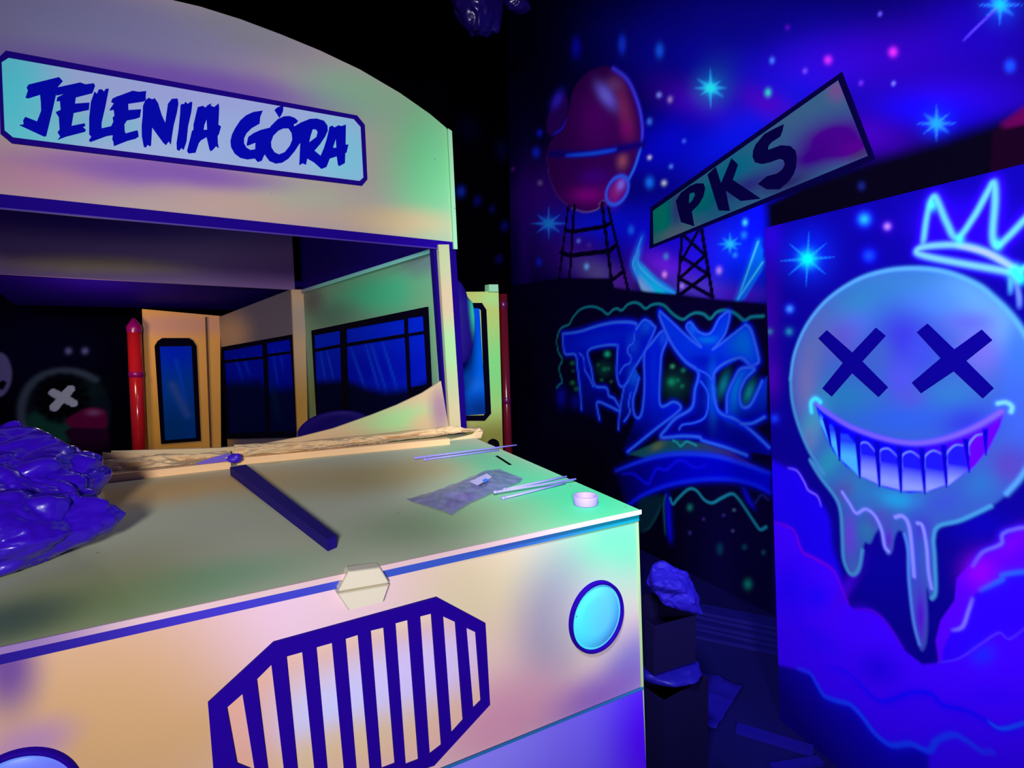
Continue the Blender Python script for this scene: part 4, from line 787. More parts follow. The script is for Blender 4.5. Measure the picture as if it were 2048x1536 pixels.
cow = ats([(222, 925), (222, 903), (330, 899), (440, 896), (520, 889), (600, 874), (667, 857), (743, 830), (794, 810), (845, 786), (882, 762), (898, 860), (898, 905)], WS)
slab('cowl_panel', cow, NF, .015, M_cowl, bus)
M_ledge = soft_tints('ledge_paint', (250, 206, 150), [], rough=.7)
for x0, y0, x1, y1 in ((-20, 990, 462, 934), (474, 927, 900, 886)):
    a, b = H(x0, y0+3), H(x1, y1+3)
    v = np.array([0, 0, .028]); t = np.array([0, .04, 0])
    hexa('ledge_strip', [a, b, b+t, a+t], [a+v, b+v, b+t+v, a+t+v], M_ledge, bus)
# ---- steering wheel
swc = at(672, 862, (np.array([0, 3.15, 0]), NF))
sw = lathe('steering_wheel', [(0, .012), (.05, .018), (.10, .006), (.16, .004), (.175, .012), (.19, .016), (.2, .006), (.198, -.012), (.18, -.018), (.1, -.01), (0, -.012)], swc, (-.15, -.35, .9), flat('dark_blue_plastic', (26, 0, 110), .45, .3), bus, 48)
tube('steering_column', swc+np.array([0, 0, -.01]), swc+np.array([.05, -.25, -.5]), .02, .03, M_deep, sw)

# ---- inside of the cab
A1 = at(868, 497, (np.array([0, 2.80, 0]), NF)); B1 = at(604, 580, PIL)
W1 = vplane(A1, B1)
A2 = at(583, 578, (np.array([0, 4.83, 0]), NF)); B2 = at(438, 634, BACK)
W2 = vplane(A2, B2)
def wall_quad(name, a, b, z0, mat, n, th=.02):
    return slab(name, [a, b, np.array([b[0], b[1], z0]), np.array([a[0], a[1], z0])], n, th, mat, bus)
M_w1 = soft_tints('cab_side_paint', (134, 176, 140), [(at(760, 590, W1), (.5, .8, .14), (72, 220, 150), 1), (at(660, 630, W1), (.3, .5, .1), (90, 150, 120), .8), (at(620, 600, W1), (.15, .3, .12), (100, 96, 100), .8), (at(862, 640, W1), (.1, .3, .3), (130, 196, 140), .8), (at(640, 800, W1), (.2, .4, .2), (140, 150, 60), .7), (at(850, 520, W1), (.2, .3, .08), (110, 140, 140), .8)])
w1 = wall_quad('cab_side', A1, B1, .25, M_w1, W1[1])
slab('cab_side_trim', [A1+W1[1]*.012, B1+W1[1]*.012, B1+W1[1]*.02+(0, 0, -.030), A1+W1[1]*.02+(0, 0, -.022)], W1[1], .02, soft_tints('trim_mint', (150, 244, 220), [(B1, .4, (150, 130, 170), .8)]), bus)
slab('cab_side_top', [A1+(0, 0, .5), B1+(0, 0, .55), B1, A1], W1[1], .02, M_deep, bus)
M_w2 = soft_tints('cab_rear_side_paint', (96, 88, 104), [(at(460, 670, W2), (.2, .3, .2), (190, 150, 110), .8), (at(445, 850, W2), (.1, .3, .3), (200, 150, 40), .8)])
w2 = wall_quad('cab_rear_side', A2, B2, .25, M_w2, W2[1])
PI2 = (np.array([0, 4.77, 0]), NF)
M_cp = soft_tints('cab_post_paint', (230, 190, 140), [(at(600, 820, PI2), (.3, .3, .3), (214, 160, 60), .95), (at(596, 640, PI2), (.3, .3, .15), (190, 176, 160), .7)])
slab('cab_post', ats([(583, 579), (609, 579), (617, 905), (597, 905)], PI2), NF, .05, M_cp, bus)
# cross beam, ceilings
b0, b1 = at(-60, 545, PIL), at(590, 580, PIL)
M_beam = soft_tints('beam_shaded_paint', (150, 118, 170), [(at(520, 540, PIL), (.4, .4, .2), (130, 84, 160), .9), (at(200, 530, PIL), (.5, .4, .06), (220, 200, 140), .8), (at(250, 440, PIL), (1.6, .4, .16), (50, 10, 130), 1)])  # header's shade painted in: dark violet top, lit cream along the bottom
slab('cross_beam', [b0, b1, np.array([b1[0], b1[1], 2.42]), np.array([b0[0], b0[1], 2.42])], NF, .03, M_beam, bus)
slab('cab_ceiling', [(-1.1, 2.74, 2.42), (1.16, 2.74, 2.42), (1.16, 5.0, 2.42), (-1.1, 5.0, 2.42)], (0, 0, -1), .02, M_deep, bus)
bt = at(300, 621, BACK)
hexa('rear_ceiling', [(b0[0], 4.83, b0[2]+.02), (1.0, 4.83, b1[2]+.02), (.6, 5.75, bt[2]+.0), (b0[0], 5.75, bt[2]+.05)], [(b0[0], 4.83, b0[2]+.06), (1.0, 4.83, b1[2]+.06), (.6, 5.75, bt[2]+.1), (b0[0], 5.75, bt[2]+.1)], M_deep, bus)
# rear panel with a tall window
M_bk = soft_tints('rear_panel_paint', (240, 170, 70), [(at(350, 650, BACK), (.5, .5, .10), (214, 150, 130), .9), (at(300, 850, BACK), (.5, .5, .3), (222, 160, 50), .8)])
q = ats([(284, 618), (440, 632), (440, 930), (290, 930)], BACK); q[2][2] = q[3][2] = .2
rear = slab('rear_panel', q, NF, .02, M_bk, bus)
BK2 = (np.array([0, 5.585, 0]), NF)
slab('panel_seam', ats([(410, 634), (414, 634), (424, 905), (420, 905)], BK2), NF, .004, flat('seam_brown', (90, 50, 14)), bus)
def pane_of(name, px, plane, nu, nv, parent, draw, base=(0, 40, 226), th=.003):
    q = ats(px, plane); c = Canvas(plane, grid_quad(*q, nu, nv), base); draw(c); return c.build(name, th, MURAL, parent)
wo = [(309, 692), (315, 682), (324, 676), (378, 676), (386, 681), (393, 692), (402, 882), (322, 888)]
wi = [(319, 693), (383, 692), (392, 876), (330, 881)]
wf = slab('window_frame', ats(wo, BK2), NF, .012, M_frame, bus, [ats(wi, BK2)])
def d_rear(c):
    c.c[:] = lin((0, 66, 170)); c.blob((350, 700), 60, 50, (0, 34, 216), .95); c.blob((350, 860), 60, 60, (0, 58, 130), .9)
    c.stroke([(345, 770), (375, 830)], 12, (50, 84, 170), .6, glow=10, gcol=(20, 70, 170)); c.stroke([(352, 720), (372, 800)], 6, (10, 70, 220), .6)
pane_of('pane', wi, (np.array([0, 5.592, 0]), NF), 24, 60, wf, d_rear)
# painted side windows: a frame and six panes each
def side_window(plane, frame, panes, draw):
    pl = (plane[0]+plane[1]*.014, plane[1]); pp = (plane[0]+plane[1]*.006, plane[1])
    f = slab('window_frame', ats(frame, pl), plane[1], .012, M_frame, bus, [ats(p, pl) for p in panes])
    for p in panes: pane_of('pane', p, pp, 40, 30, f, draw)
def d_w1(c):
    c.c[:] = lin((0, 44, 236)); c.blob((740, 740), 160, 46, (0, 14, 214), .9)
    for a, b in (((700, 692), (735, 790)), ((730, 685), (760, 786)), ((740, 682), (775, 790)), ((762, 676), (796, 784)), ((653, 699), (668, 762)), ((640, 702), (652, 764))):
        c.stroke([a, b], 6, (20, 84, 255), .85, glow=8, gcol=(0, 50, 250), gop=.5, taper=True)
    c.fill([(600, 765), (690, 758), (735, 775), (770, 782), (830, 775), (870, 755), (880, 900), (600, 900)], (1, 2, 22), 9, .97)
side_window(W1, Z(z2, [(690, 965), (1405, 818), (1428, 1300), (1420, 1560), (725, 1560)]), [Z(z2, p) for p in (
    [(705, 995), (868, 965), (870, 1050), (707, 1080)], [(903, 958), (1265, 893), (1268, 985), (905, 1045)], [(1283, 887), (1383, 873), (1388, 968), (1285, 985)],
    [(708, 1098), (870, 1068), (885, 1540), (727, 1545)], [(905, 1065), (1270, 1005), (1295, 1500), (920, 1540)], [(1288, 1000), (1390, 985), (1408, 1300), (1302, 1320)])], d_w1)
def d_w2(c):
    c.c[:] = lin((0, 14, 170)); c.blob((560, 700), 50, 40, (0, 20, 205), .8)
    for a, b in (((470, 715), (486, 760)), ((486, 712), (500, 752)), ((545, 702), (556, 770)), ((560, 700), (566, 740))): c.stroke([a, b], 6, (10, 50, 220), .6, glow=6, gcol=(0, 24, 210), gop=.4, taper=True)
    c.fill([(430, 765), (520, 760), (540, 780), (600, 770), (600, 900), (430, 900)], (1, 8, 44), 14, .95); c.blob((550, 800), 8, 40, (4, 30, 70), .7, -10)
side_window(W2, Z(z3, [(1510, 458), (1992, 372), (2040, 1075), (1545, 1085)]), [Z(z3, p) for p in (
    [(1523, 485), (1788, 440), (1793, 520), (1528, 548)], [(1815, 432), (1978, 405), (1983, 485), (1820, 506)],
    [(1530, 568), (1795, 537), (1815, 1040), (1558, 1048)], [(1822, 524), (1985, 502), (2020, 1030), (1838, 1038)])], d_w2)

# ---- side mirror, open door beside the cab
mc = at(912, 640, (np.array([0, 2.76, 0]), NF))
M_mir = soft_tints('mirror_paint', (24, 6, 110), [(mc+np.array([.105, -.02, .05]), (.035, .2, .13), (60, 230, 170), 1)], specks=False)
v, f = [], []; nu, nv = 24, 20
for j in range(nv+1):
    th = math.pi*j/nv
    for i in range(nu):
        ph = 2*math.pi*i/nu
        zz = math.cos(th)*.215; rr = math.sin(th)**.75
        v.append(mc+np.array([.02+.085*rr*math.cos(ph)-(.02 if zz > .1 else 0)-.06*max(0, zz-.05), .03*rr*math.sin(ph), zz-.01]))
for j in range(nv):
    for i in range(nu): f.append((j*nu+i, j*nu+(i+1) % nu, (j+1)*nu+(i+1) % nu, (j+1)*nu+i))
obj('side_mirror', v, f, M_mir, bus, smooth=True)
M_door = soft_tints('door_paint', (206, 214, 110), [(at(985, 620, DOOR), (.3, .4, .16), (206, 220, 110), .8), (at(995, 740, DOOR), (.2, .4, .3), (140, 240, 130), .95), (at(985, 880, DOOR), (.4, .4, .16), (120, 110, 30), .8), (at(985, 600, DOOR), (.1, .4, .05), (180, 240, 140), .8)])
q = ats([(905, 584), (997, 583), (1012, 900), (925, 900)], DOOR); q[2][2] = q[3][2] = 0; 
q[2][0] = q[1][0]+.02; q[3][0] = q[0][0]
slab('open_door', q, NF, .03, M_door, bus)
q = ats(Z(z4, [(1725, 35), (1797, 35), (1800, 92), (1725, 92)]), (np.array([0, 3.38, 0]), NF))
slab('door_catch', q, NF, .06, M_mint, bus)
DR2 = (np.array([0, 3.385, 0]), NF); DR3 = (np.array([0, 3.393, 0]), NF)
wo = Z(z4, [(1440, 180), (1670, 180), (1705, 235), (1742, 1050), (1692, 1108), (1440, 1108)]); wi = Z(z4, [(1470, 218), (1650, 222), (1668, 238), (1700, 1055), (1690, 1068), (1480, 1072)])
dw = slab('window_frame', ats(wo, DR2), NF, .015, M_frame, bus, [ats(wi, DR2)])
def d_door(c):
    c.c[:] = lin((0, 104, 226)); c.blob((960, 820), 50, 34, (4, 50, 130), .95); c.blob((960, 640), 60, 40, (0, 70, 226), .7)
    c.blob((950, 770), 30, 14, (30, 120, 230), .6)
pane_of('pane', [wi[0], wi[1], wi[3], wi[5]], DR3, 24, 60, dw, d_door)

# ================================================================== THINGS ON AND AROUND THE BUS
def nz(p, s, seed=0.0): return noise.noise(Vector((p[0]*s+seed, p[1]*s-seed*.7, p[2]*s+seed*1.3)))
def ridged(p, s, seed=0.0): return 1.0-2.0*abs(nz(p, s, seed))
# ---- red pipes
M_red = flat('red_gloss_plastic', (196, 26, 34), .16, .5, .1, 6, .12)
M_joint = flat('violet_red_joint', (150, 10, 110), .25, .4)
def red_pipe(name, label, a, b, r, joints, capm, M_red=M_red, cone=True):
    base = np.array([b[0], b[1], 0.0]) if b[2] < a[2] else np.array([a[0], a[1], 0])
    t = thing(name, label, 'pipe', tuple(base), 'red pipes at the bus doors')
    d = (b-a)
    bot = a + d*((a[2]-0.0)/(a[2]-b[2]))
    tube('shaft', bot, a, r, r, M_red, t, 28)
    for k in joints:
        c = a+d*k; u = d/np.linalg.norm(d)
        lathe('joint_ring', [(r*1.0, -.022), (r*1.07, -.02), (r*1.09, 0), (r*1.07, .02), (r*1.0, .022)], c, u, capm, t, 28)
    u = -d/np.linalg.norm(d)
    if cone: lathe('end_cap', [(r*1.04, -.05), (r*1.08, -.02), (r*1.04, .0), (r*.7, .025), (r*.25, .06), (0, .065)], a, u, capm, t, 28)
    return t
PP = (np.array([0, 5.5, 0]), NF)
ra, rb_ = at(268, 652, PP), at(279, 897, PP)
red_pipe('red_pipe', 'glossy red pipe beside the tall blue window inside the cab', ra, rb_, .5*np.linalg.norm(at(283, 760, PP)-at(253, 760, PP)), (.39,), M_joint)
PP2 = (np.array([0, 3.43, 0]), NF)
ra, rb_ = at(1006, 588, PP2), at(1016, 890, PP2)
red_pipe('red_pipe', 'dim red pipe along the outer edge of the open green door', ra, rb_, .5*np.linalg.norm(at(1014, 700, PP2)-at(999, 700, PP2)), (.07, .70), flat('shaded_violet_joint', (90, 10, 60), .3, .4), flat('shaded_red_plastic', (104, 18, 30), .2, .5, .1), False)  # darker copies of the red pipe materials, shade put into the colour

# ---- violet plastic bag heaped on the bonnet
M_bag = flat('violet_plastic_film', (58, 14, 206), .24, .5, .2, 16, .5)
def wv(d, seed): return (d[0]+.35*nz(d, 1.4, seed+30), d[1]+.35*nz(d, 1.4, seed+40), .75*d[2]+.35*nz(d, 1.4, seed+50))
def crumple(c, rad, seed, sub, amp, zmin=None, fine=1.0, facets=0):
    import bmesh
    bm = bmesh.new(); bmesh.ops.create_icosphere(bm, subdivisions=sub, radius=1.0)
    rg = np.random.default_rng(int(seed*10)); K = rg.normal(size=(int(facets), 3)) if facets else None
    if facets: K /= np.linalg.norm(K, axis=1)[:, None]; Hk = rg.uniform(.78, 1.12, int(facets))
    for v in bm.verts:
        d = v.co.normalized()
        r = 1+amp*(.45*nz(d, 1.2, seed)+.46*(.55-ridged(wv(d, seed), 1.25, seed+5))*.6+.22*(.5-ridged(wv(d, seed+3), 2.4, seed+9))+.08*(ridged(wv(d, seed+3), 1.7, seed+19)-.4)+fine*(.10*(ridged(d, 5.5, seed+2)-.4)+.03*nz(d, 14, seed)))
        if facets:
            q_ = np.array(wv(d, seed+60)); q_ = .72*np.array(d)+.28*q_; q_ /= np.linalg.norm(q_)
            dt = np.clip(K@q_, .04, None)/Hk; r = (dt**13).sum()**(-1/13.)*(1+.52*(r-1))
        p = np.array([d.x*rad[0], d.y*rad[1], d.z*rad[2]])*r+np.asarray(c)
        if zmin is not None and p[2] < zmin: p[2] = zmin+.004*abs(nz(p, 30, seed))
        v.co = p
    V = [tuple(v.co) for v in bm.verts]; Fc = [tuple(x.index for x in f.verts) for f in bm.faces]; bm.free()
    return V, Fc
bagc = at(20, 1010, (np.array([0, 1.98, 0]), NF))
V, Fc = [], []
for (px, py, yy), rad, sd in (((-20, 1085, 1.78), (.22, .17, .12), 1.0), ((120, 960, 2.02), (.10, .12, .09), 4.0), ((-60, 985, 1.95), (.20, .17, .13), 8.0), ((70, 1010, 1.88), (.14, .12, .10), 12.0), ((50, 925, 2.15), (.12, .10, .08), 16.0), ((-10, 930, 2.1), (.12, .12, .10), 19.0)):
    c = at(px, py, (np.array([0, yy, 0]), NF)); c[2] = max(c[2], 1.0+rad[2]*.55)
    v, f = crumple(c, rad, sd, 6 if rad[0] > .13 else 5, .9, 1.004, .6, 22); o = len(V); V += v; Fc += [tuple(i+o for i in t) for t in f]
bag = obj('plastic_bag', V, Fc, M_bag, None, smooth=True)
tag(bag, 'crumpled violet plastic bag heaped on the bonnet', 'plastic bag')

# ---- masking paper left along the windscreen
M_paper = flat('kraft_masking_paper', (238, 206, 154), .8, .08, .06, 8, .1)
M_film = flat('violet_masking_film', (120, 96, 220), .35, .4, .2, 30, .2)
def paper_strip(name, x0, x1, top, seed, mat, parent=None, yo=0.0, nx=320, nz_=26, h=1.0):
    v, f = [], []
    for i in range(nx+1):
        t = i/nx; px = x0+(x1-x0)*t
        a = at(px, np.interp(px, [225, 460, 540, 870, 960], [952, 929, 921, 888, 876]), (np.array([0, 2.585, 0]), NF))
        b = at(px, np.interp(px, *top), (np.array([0, 2.695, 0]), NF))
        for j in range(nz_+1):
            s = j/nz_; p = a*(1-s)+b*s
            w = math.sin(math.pi*min(1, s*1.0+.02))
            q = (p[0]*2.2, s*1.6, seed)
            wx = p[0]+.10*nz((p[0]*3, s*2, 0), 1.0, seed)
            dsp = .046*(ridged((wx*2.0, s*1.5+wx*.8, seed), 1.0, seed)-.35)+.036*(ridged((wx*3.2, s*3.4-wx*1.6, seed), 1.0, seed+3)-.35)+.014*(ridged((wx*9, s*4+wx*4, 0), 1.0, seed+8)-.3)+.006*(ridged((wx*22, s*7-wx*6, 0), 1.0, seed+11)-.3)
            dsp *= h
            e = p+np.array([.006*nz(q, 6, seed), -dsp*(.35+w)-.012*w+yo, .6*dsp*(.2+w)*(1 if s > .15 else .2)])
            e[1] = min(e[1], 2.682); e[2] = max(e[2], 1.032)
            v.append(e)
    for i in range(nx):
        for j in range(nz_): k = i*(nz_+1)+j; f.append((k, k+nz_+1, k+nz_+2, k+1))
    o = obj(name, v, f, mat, parent, smooth=True)
    m = o.modifiers.new('sheet', 'SOLIDIFY'); m.thickness = .0012
    return o
pl = paper_strip('masking_paper', 205, 462, ([200, 300, 380, 460], [903, 907, 906, 901]), 2.0, M_paper)
tag(pl, 'crumpled tan masking paper along the windscreen ledge next to the violet bag', 'paper', 'masking paper on the ledge')
FE = (np.array([0, 2.545, 0]), NF)
slab('film_edge', ats([(374, 938), (400, 924), (425, 915), (458, 906), (462, 916), (457, 927), (415, 934)], FE), NF, .002, M_film, pl)
pr = paper_strip('masking_paper', 468, 955, ([468, 520, 600, 760, 900, 955], [890, 888, 884, 868, 852, 868]), 5.0, M_paper)
tag(pr, 'crumpled tan masking paper below the curved cowl, ending at the windscreen post', 'paper', 'masking paper on the ledge')
# torn flap at its end
fl = [(880, 884), (905, 878), (945, 868), (958, 856), (966, 864), (962, 876), (930, 880), (885, 890)]
q = [at(x, y, (np.array([0, 2.60+.02*i % 3, 0]), NF)) for i, (x, y) in enumerate(fl)]
slab('torn_flap', [at(x, y, (np.array([0, 2.57, 0]), NF)) for x, y in fl], NF, .0015, M_paper, pr)
V, Fc = crumple(at(470, 916, (np.array([0, 2.53, 0]), NF)), (.026, .014, .018), 3.0, 3, .7)
tp = obj('tape_scrap', V, Fc, flat('violet_tape', (70, 30, 220), .4, .4), None, smooth=True)
tag(tp, 'small violet scrap of masking tape at the far end of the blue batten', 'tape')

# ---- batten on the bonnet
zt = 1.032
HB = (np.array([0, 0, zt]), np.array([0, 0, 1.0]))
top = [at(*p, HB) for p in Z(z6, [(1345, 305), (1440, 290), (1968, 705), (1915, 727)])]
bot = [np.array([p[0], p[1], 1.001]) for p in top]
bt_ = obj('wooden_batten', bot+top, [(3, 2, 1, 0), (4, 5, 6, 7), (0, 1, 5, 4), (1, 2, 6, 5), (2, 3, 7, 6), (3, 0, 4, 7)], flat('batten_blue_paint', (34, 14, 130), .6, .1, .15, 30))
tag(bt_, 'tapered dark blue wooden batten lying across the bonnet', 'batten')

# ---- zip bag with a small label
H2 = (np.array([0, 0, 1.006]), np.array([0, 0, 1.0]))
up_ = Z(z5, [(195, 600), (400, 545), (600, 470), (800, 385), (900, 372), (1085, 440)]); dn = Z(z5, [(230, 615), (390, 665), (545, 716), (700, 622), (850, 555), (1060, 470)])
U = np.array(ats(up_, H2)); D = np.array(ats(dn, H2)); n_ = 90; m_ = 30
tt = np.linspace(0, 1, 6); ts = np.linspace(0, 1, n_)
Ui = np.stack([np.interp(ts, tt, U[:, k]) for k in range(3)], 1); Di = np.stack([np.interp(ts, tt, D[:, k]) for k in range(3)], 1)
v, f = [], []
for i in range(n_):
    for j in range(m_):
        s = j/(m_-1); p = Di[i]*(1-s)+Ui[i]*s; e = math.sin(math.pi*s)*math.sin(math.pi*i/(n_-1))
        p = p+np.array([0, 0, .010*e+.010*e*ridged(p, 14, 3)+.004*nz(p, 40, 1)+.001]); p[2] = max(p[2], 1.0025); v.append(p)
for i in range(n_-1):
    for j in range(m_-1): k = i*m_+j; f.append((k, k+m_, k+m_+1, k+1))
mzb, nt, b_ = base_mat('clear_zip_film', .28, .6)
b_.inputs['Base Color'].default_value = rgba((134, 126, 190)); b_.inputs['Alpha'].default_value = .62
wear(nt, b_, 40, .2)
zb = obj('zip_bag', v, f, mzb, None, smooth=True)
tag(zb, 'flat clear plastic zip bag with a small white label on the bonnet', 'plastic bag')
H3 = (np.array([0, 0, 1.024]), np.array([0, 0, 1.0]))
slab('label', ats(Z(z5, [(678, 465), (812, 405), (848, 432), (740, 495)]), H3), (0, 0, 1), .001, flat('white_label', (206, 200, 240), .6, .2), zb)
slab('label_mark', ats(Z(z5, [(775, 455), (805, 440), (825, 455), (795, 472)]), (np.array([0, 0, 1.0255]), H3[1])), (0, 0, 1), .001, flat('blue_print', (60, 140, 255), .6, .2), zb)
slab('contents', ats(Z(z5, [(480, 640), (560, 570), (700, 545), (740, 575), (620, 620), (540, 670)]), (np.array([0, 0, 1.004]), H3[1])), (0, 0, 1), .002, flat('grey_contents', (150, 140, 150), .6, .2), zb)

# ---- thin sticks
M_stick = flat('pale_violet_plastic', (164, 156, 255), .4, .3, .1)
SK = [((268, 288), (1035, 190), 'long thin pale stick overhanging the bonnet edge by the windscreen post', .010),
      ((335, 300), (905, 226), 'thin pale stick lying alongside the long overhanging one', .006),
      ((940, 528), (1415, 428), 'thin pale stick by the zip bag, farthest of three', .006),
      ((868, 548), (1485, 448), 'longest of three thin pale sticks fanning out from the zip bag', .012),
      ((930, 594), (1405, 478), 'thin pale stick by the zip bag, nearest the tape ring', .006)]
for p, q, lab, zz in SK:
    HS = (np.array([0, 0, 1.0+zz]), np.array([0, 0, 1.0])); a, b = [at(*x, HS) for x in Z(z5, [p, q])]
    o = tube('thin_stick', a, b, .0040, .0034, M_stick, None, 10)
    d = (b-a)/np.linalg.norm(b-a)
    lathe('tip', [(0, -.004), (.004, -.003), (.006, .001), (.006, .006), (.004, .009)], a, d, M_stick, o, 12)
    tag(o, lab, 'stick', 'thin sticks on the bonnet')
# ---- tape ring
rc = H(*Z(z5, [(1560, 640)])[0]); rr = .5*np.linalg.norm(H(*Z(z5, [(1652, 640)])[0])-H(*Z(z5, [(1466, 640)])[0]))
ring = lathe('tape_ring', [(rr*.84, .001), (rr*.84, .026), (rr*.87, .0285), (rr*.97, .0285), (rr, .026), (rr, .003), (rr*.97, .001), (rr*.84, .001)], rc, (0, 0, 1), flat('lilac_tape', (176, 150, 255), .5, .3, .08), None, 40)
tag(ring, 'small lilac tape ring near the front corner of the bonnet', 'tape')

# ---- film-wrapped lamp under the ceiling
LP = (np.array([0, 3.0, 0]), NF)
lc = at(966, -22, LP)
wl = thing('wrapped_lamp', 'ceiling lamp wrapped in crumpled violet film above the bus roof', 'lamp', tuple(lc))
V, Fc = crumple(lc+np.array([0, .05, 0]), (.14, .12, .22), 21.0, 5, .42)
obj('film_wrap', V, Fc, flat('dark_violet_film', (34, 16, 120), .22, .5, .3, 12), wl, smooth=True)
lathe('lamp_rim', [(.075, .0), (.085, -.02), (.095, -.02), (.1, .0), (.085, .03)], lc+np.array([0, -.10, .03]), (0, -.9, -.45), M_black, wl, 32)
lathe('lamp_glass', [(0, -.006), (.05, -.004), (.08, .0)], lc+np.array([0, -.10, .03]), (0, -.9, -.45), M_black, wl, 32)
tube('hanger', lc+np.array([0, .05, .15]), np.array([lc[0], lc[1]+.05, 4.55]), .015, .015, M_black, wl, 10)
V, Fc = crumple(at(1035, 8, LP), (.07, .05, .04), 33.0, 4, .6)
obj('film_tail', V, Fc, bpy.data.materials['dark_violet_film'], wl, smooth=True)

# ---- clutter on the floor between the bus and the partition
M_carton = flat('dark_carton', (10, 4, 60), .8, .1, .2, 8)
M_cart2 = flat('blue_lit_carton', (18, 8, 140), .8, .1, .2, 8)
M_board = flat('dark_board', (14, 8, 120), .7, .15, .3, 12)
def carton(label, lo, hi, rot, mat, group='cartons beside the bus front', flaps=True):
    c = ((lo[0]+hi[0])/2, (lo[1]+hi[1])/2, lo[2]); w, d, h = (hi[0]-lo[0])/2, (hi[1]-lo[1])/2, hi[2]-lo[2]
    t = thing('carton', label, 'box', c, group); t.rotation_euler = (0, 0, math.radians(rot))
    R = Matrix.Rotation(math.radians(rot), 3, 'Z')
    def g(x, y, z): p = R @ Vector((x, y, 0)); return (c[0]+p.x, c[1]+p.y, c[2]+z)
    k = .006; v = []
    for s in (1, (w-k)/w):
        v += [g(-w*s, -d*s, 0), g(w*s, -d*s, 0), g(w*s, d*s, 0), g(-w*s, d*s, 0), g(-w*s, -d*s, h), g(w*s, -d*s, h), g(w*s, d*s, h), g(-w*s, d*s, h)]
    f = [(0, 1, 5, 4), (1, 2, 6, 5), (2, 3, 7, 6), (3, 0, 4, 7), (3, 2, 1, 0), (12, 13, 9, 8), (13, 14, 10, 9), (14, 15, 11, 10), (15, 12, 8, 11), (8, 9, 10, 11), (4, 5, 13, 12), (5, 6, 14, 13), (6, 7, 15, 14), (7, 4, 12, 15)]
    obj('carton_body', v, f, mat, t)
    if flaps:
        for sx, sy, an in ((1, 0, 35), (-1, 0, -20), (0, 1, 50), (0, -1, -30)):
            a_ = math.radians(an); L = .5*min(w, d)
            if sx: p = [(sx*w, -d, h), (sx*w, d, h), (sx*(w+L*math.cos(a_)), d*.95, h+L*math.sin(a_)), (sx*(w+L*math.cos(a_)), -d*.95, h+L*math.sin(a_))]
            else: p = [(-w, sy*d, h), (w, sy*d, h), (w*.95, sy*(d+L*math.cos(a_)), h+L*math.sin(a_)), (-w*.95, sy*(d+L*math.cos(a_)), h+L*math.sin(a_))]
            P4 = [np.array(g(*x)) for x in p]; nn = np.cross(P4[1]-P4[0], P4[3]-P4[0]); nn /= np.linalg.norm(nn)
            slab('carton_flap', P4, nn, .004, M_cart2, t)
    return t
carton('large dark carton on the floor beside the bus front corner', (1.215, 1.30, 0), (1.435, 1.56, .36), 6, M_carton, flaps=False)
carton('smaller dark carton stacked on the large one beside the bus', (1.235, 1.33, .425), (1.405, 1.53, .585), -5, M_carton, flaps=False)
V, Fc = crumple((1.335, 1.42, .394), (.125, .14, .026), 41.0, 4, .25)
fs = obj('film_sheet', V, Fc, flat('blue_film', (20, 10, 150), .5, .3, .2), None, smooth=True); tag(fs, 'crumpled blue plastic sheet squeezed between the two stacked cartons', 'plastic sheet')
V, Fc = crumple((1.35, 1.40, .672), (.075, .07, .06), 52.0, 4, .8, None, 1.0, 16)
fs = obj('crumpled_paper', V, Fc, flat('blue_wrapping', (26, 10, 170), .7, .2, .2), None); tag(fs, 'crumpled blue wrapping on top of the smaller dark carton', 'paper')
V, Fc = crumple((1.30, 1.02, .09), (.11, .13, .10), 47.0, 4, .45, .002)
sk = obj('rubbish_sack', V, Fc, flat('dark_blue_sack', (10, 6, 70), .5, .3, .2), None, smooth=True); tag(sk, 'small dark blue sack on the floor by the bumper', 'sack')
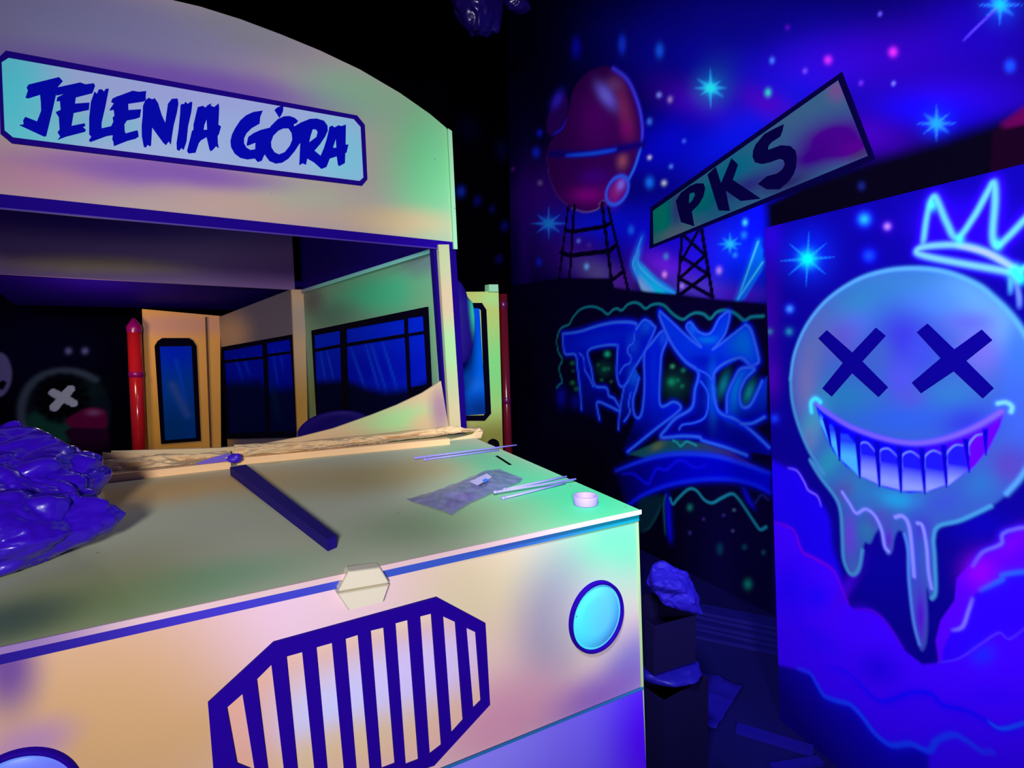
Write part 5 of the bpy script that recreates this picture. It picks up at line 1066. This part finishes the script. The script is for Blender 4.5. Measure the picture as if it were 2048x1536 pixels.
def plank(label, a, b, w, h, z, tilt=0, mat=M_board, group='boards stacked against the graffiti wall'):
    a = np.array([a[0], a[1], z]); b = np.array([b[0], b[1], z]); d = (b-a)/np.linalg.norm(b-a); s = np.array([-d[1], d[0], 0])*w/2; u = np.array([0, 0, h])
    B = [a-s, b-s, b+s, a+s]; o = hexa('loose_board', B, [p+u for p in B], mat); tag(o, label, 'board', group); return o
names = ['bottom', 'second', 'third', 'fourth', 'top']
for i in range(5):
    plank('%s board of the low stack in front of the graffiti wall' % names[i], (2.02+.03*(i % 2), 2.15+.03*i), (2.42, 1.60+.02*i), .14-.012*i, .017, .001+.021*i)
rnd = random.Random(5)
FLB = [((1.55, 1.05), (1.95, .98), .09, 'wide board on the floor in front of the cartons'), ((1.72, 1.42), (1.86, 1.20), .05, 'short offcut on the floor at the foot of the partition'), ((1.50, .80), (1.86, .90), .05, 'narrow board on the floor nearest the camera'),
       ((1.66, 1.22), (1.84, 1.16), .035, 'thin offcut lying beside the short one at the partition')]
for i, (a, b, w, lab) in enumerate(FLB): plank(lab, a, b, w, .014, .001, mat=M_cart2 if i % 2 else M_board, group='loose boards on the floor')
def sheet(label, cx, cy, w, d, rot, seed):
    v, f = [], []; n = 24; ca, sa = math.cos(rot), math.sin(rot)
    for i in range(n+1):
        for j in range(n+1):
            x, y = (i/n-.5)*w, (j/n-.5)*d; X, Y = cx+x*ca-y*sa, cy+x*sa+y*ca
            v.append((X, Y, .004+.016*max(0, ridged((X, Y, 0), 9, seed)-.2)+.006*abs(nz((X, Y, 0), 22, seed))))
    for i in range(n):
        for j in range(n): k = i*(n+1)+j; f.append((k, k+n+1, k+n+2, k+1))
    o = obj('paper_sheet', v, f, flat('blue_lit_paper', (18, 8, 150), .8, .1, .2), None, smooth=True)
    m = o.modifiers.new('sheet', 'SOLIDIFY'); m.thickness = .001
    tag(o, label, 'paper', 'papers on the floor')
sheet('creased paper sheet on the floor between the cartons and the partition', 1.76, 1.62, .34, .22, .4, 3)
sheet('creased paper sheet on the floor at the lower edge near the partition foot', 1.62, .68, .36, .14, .2, 8)
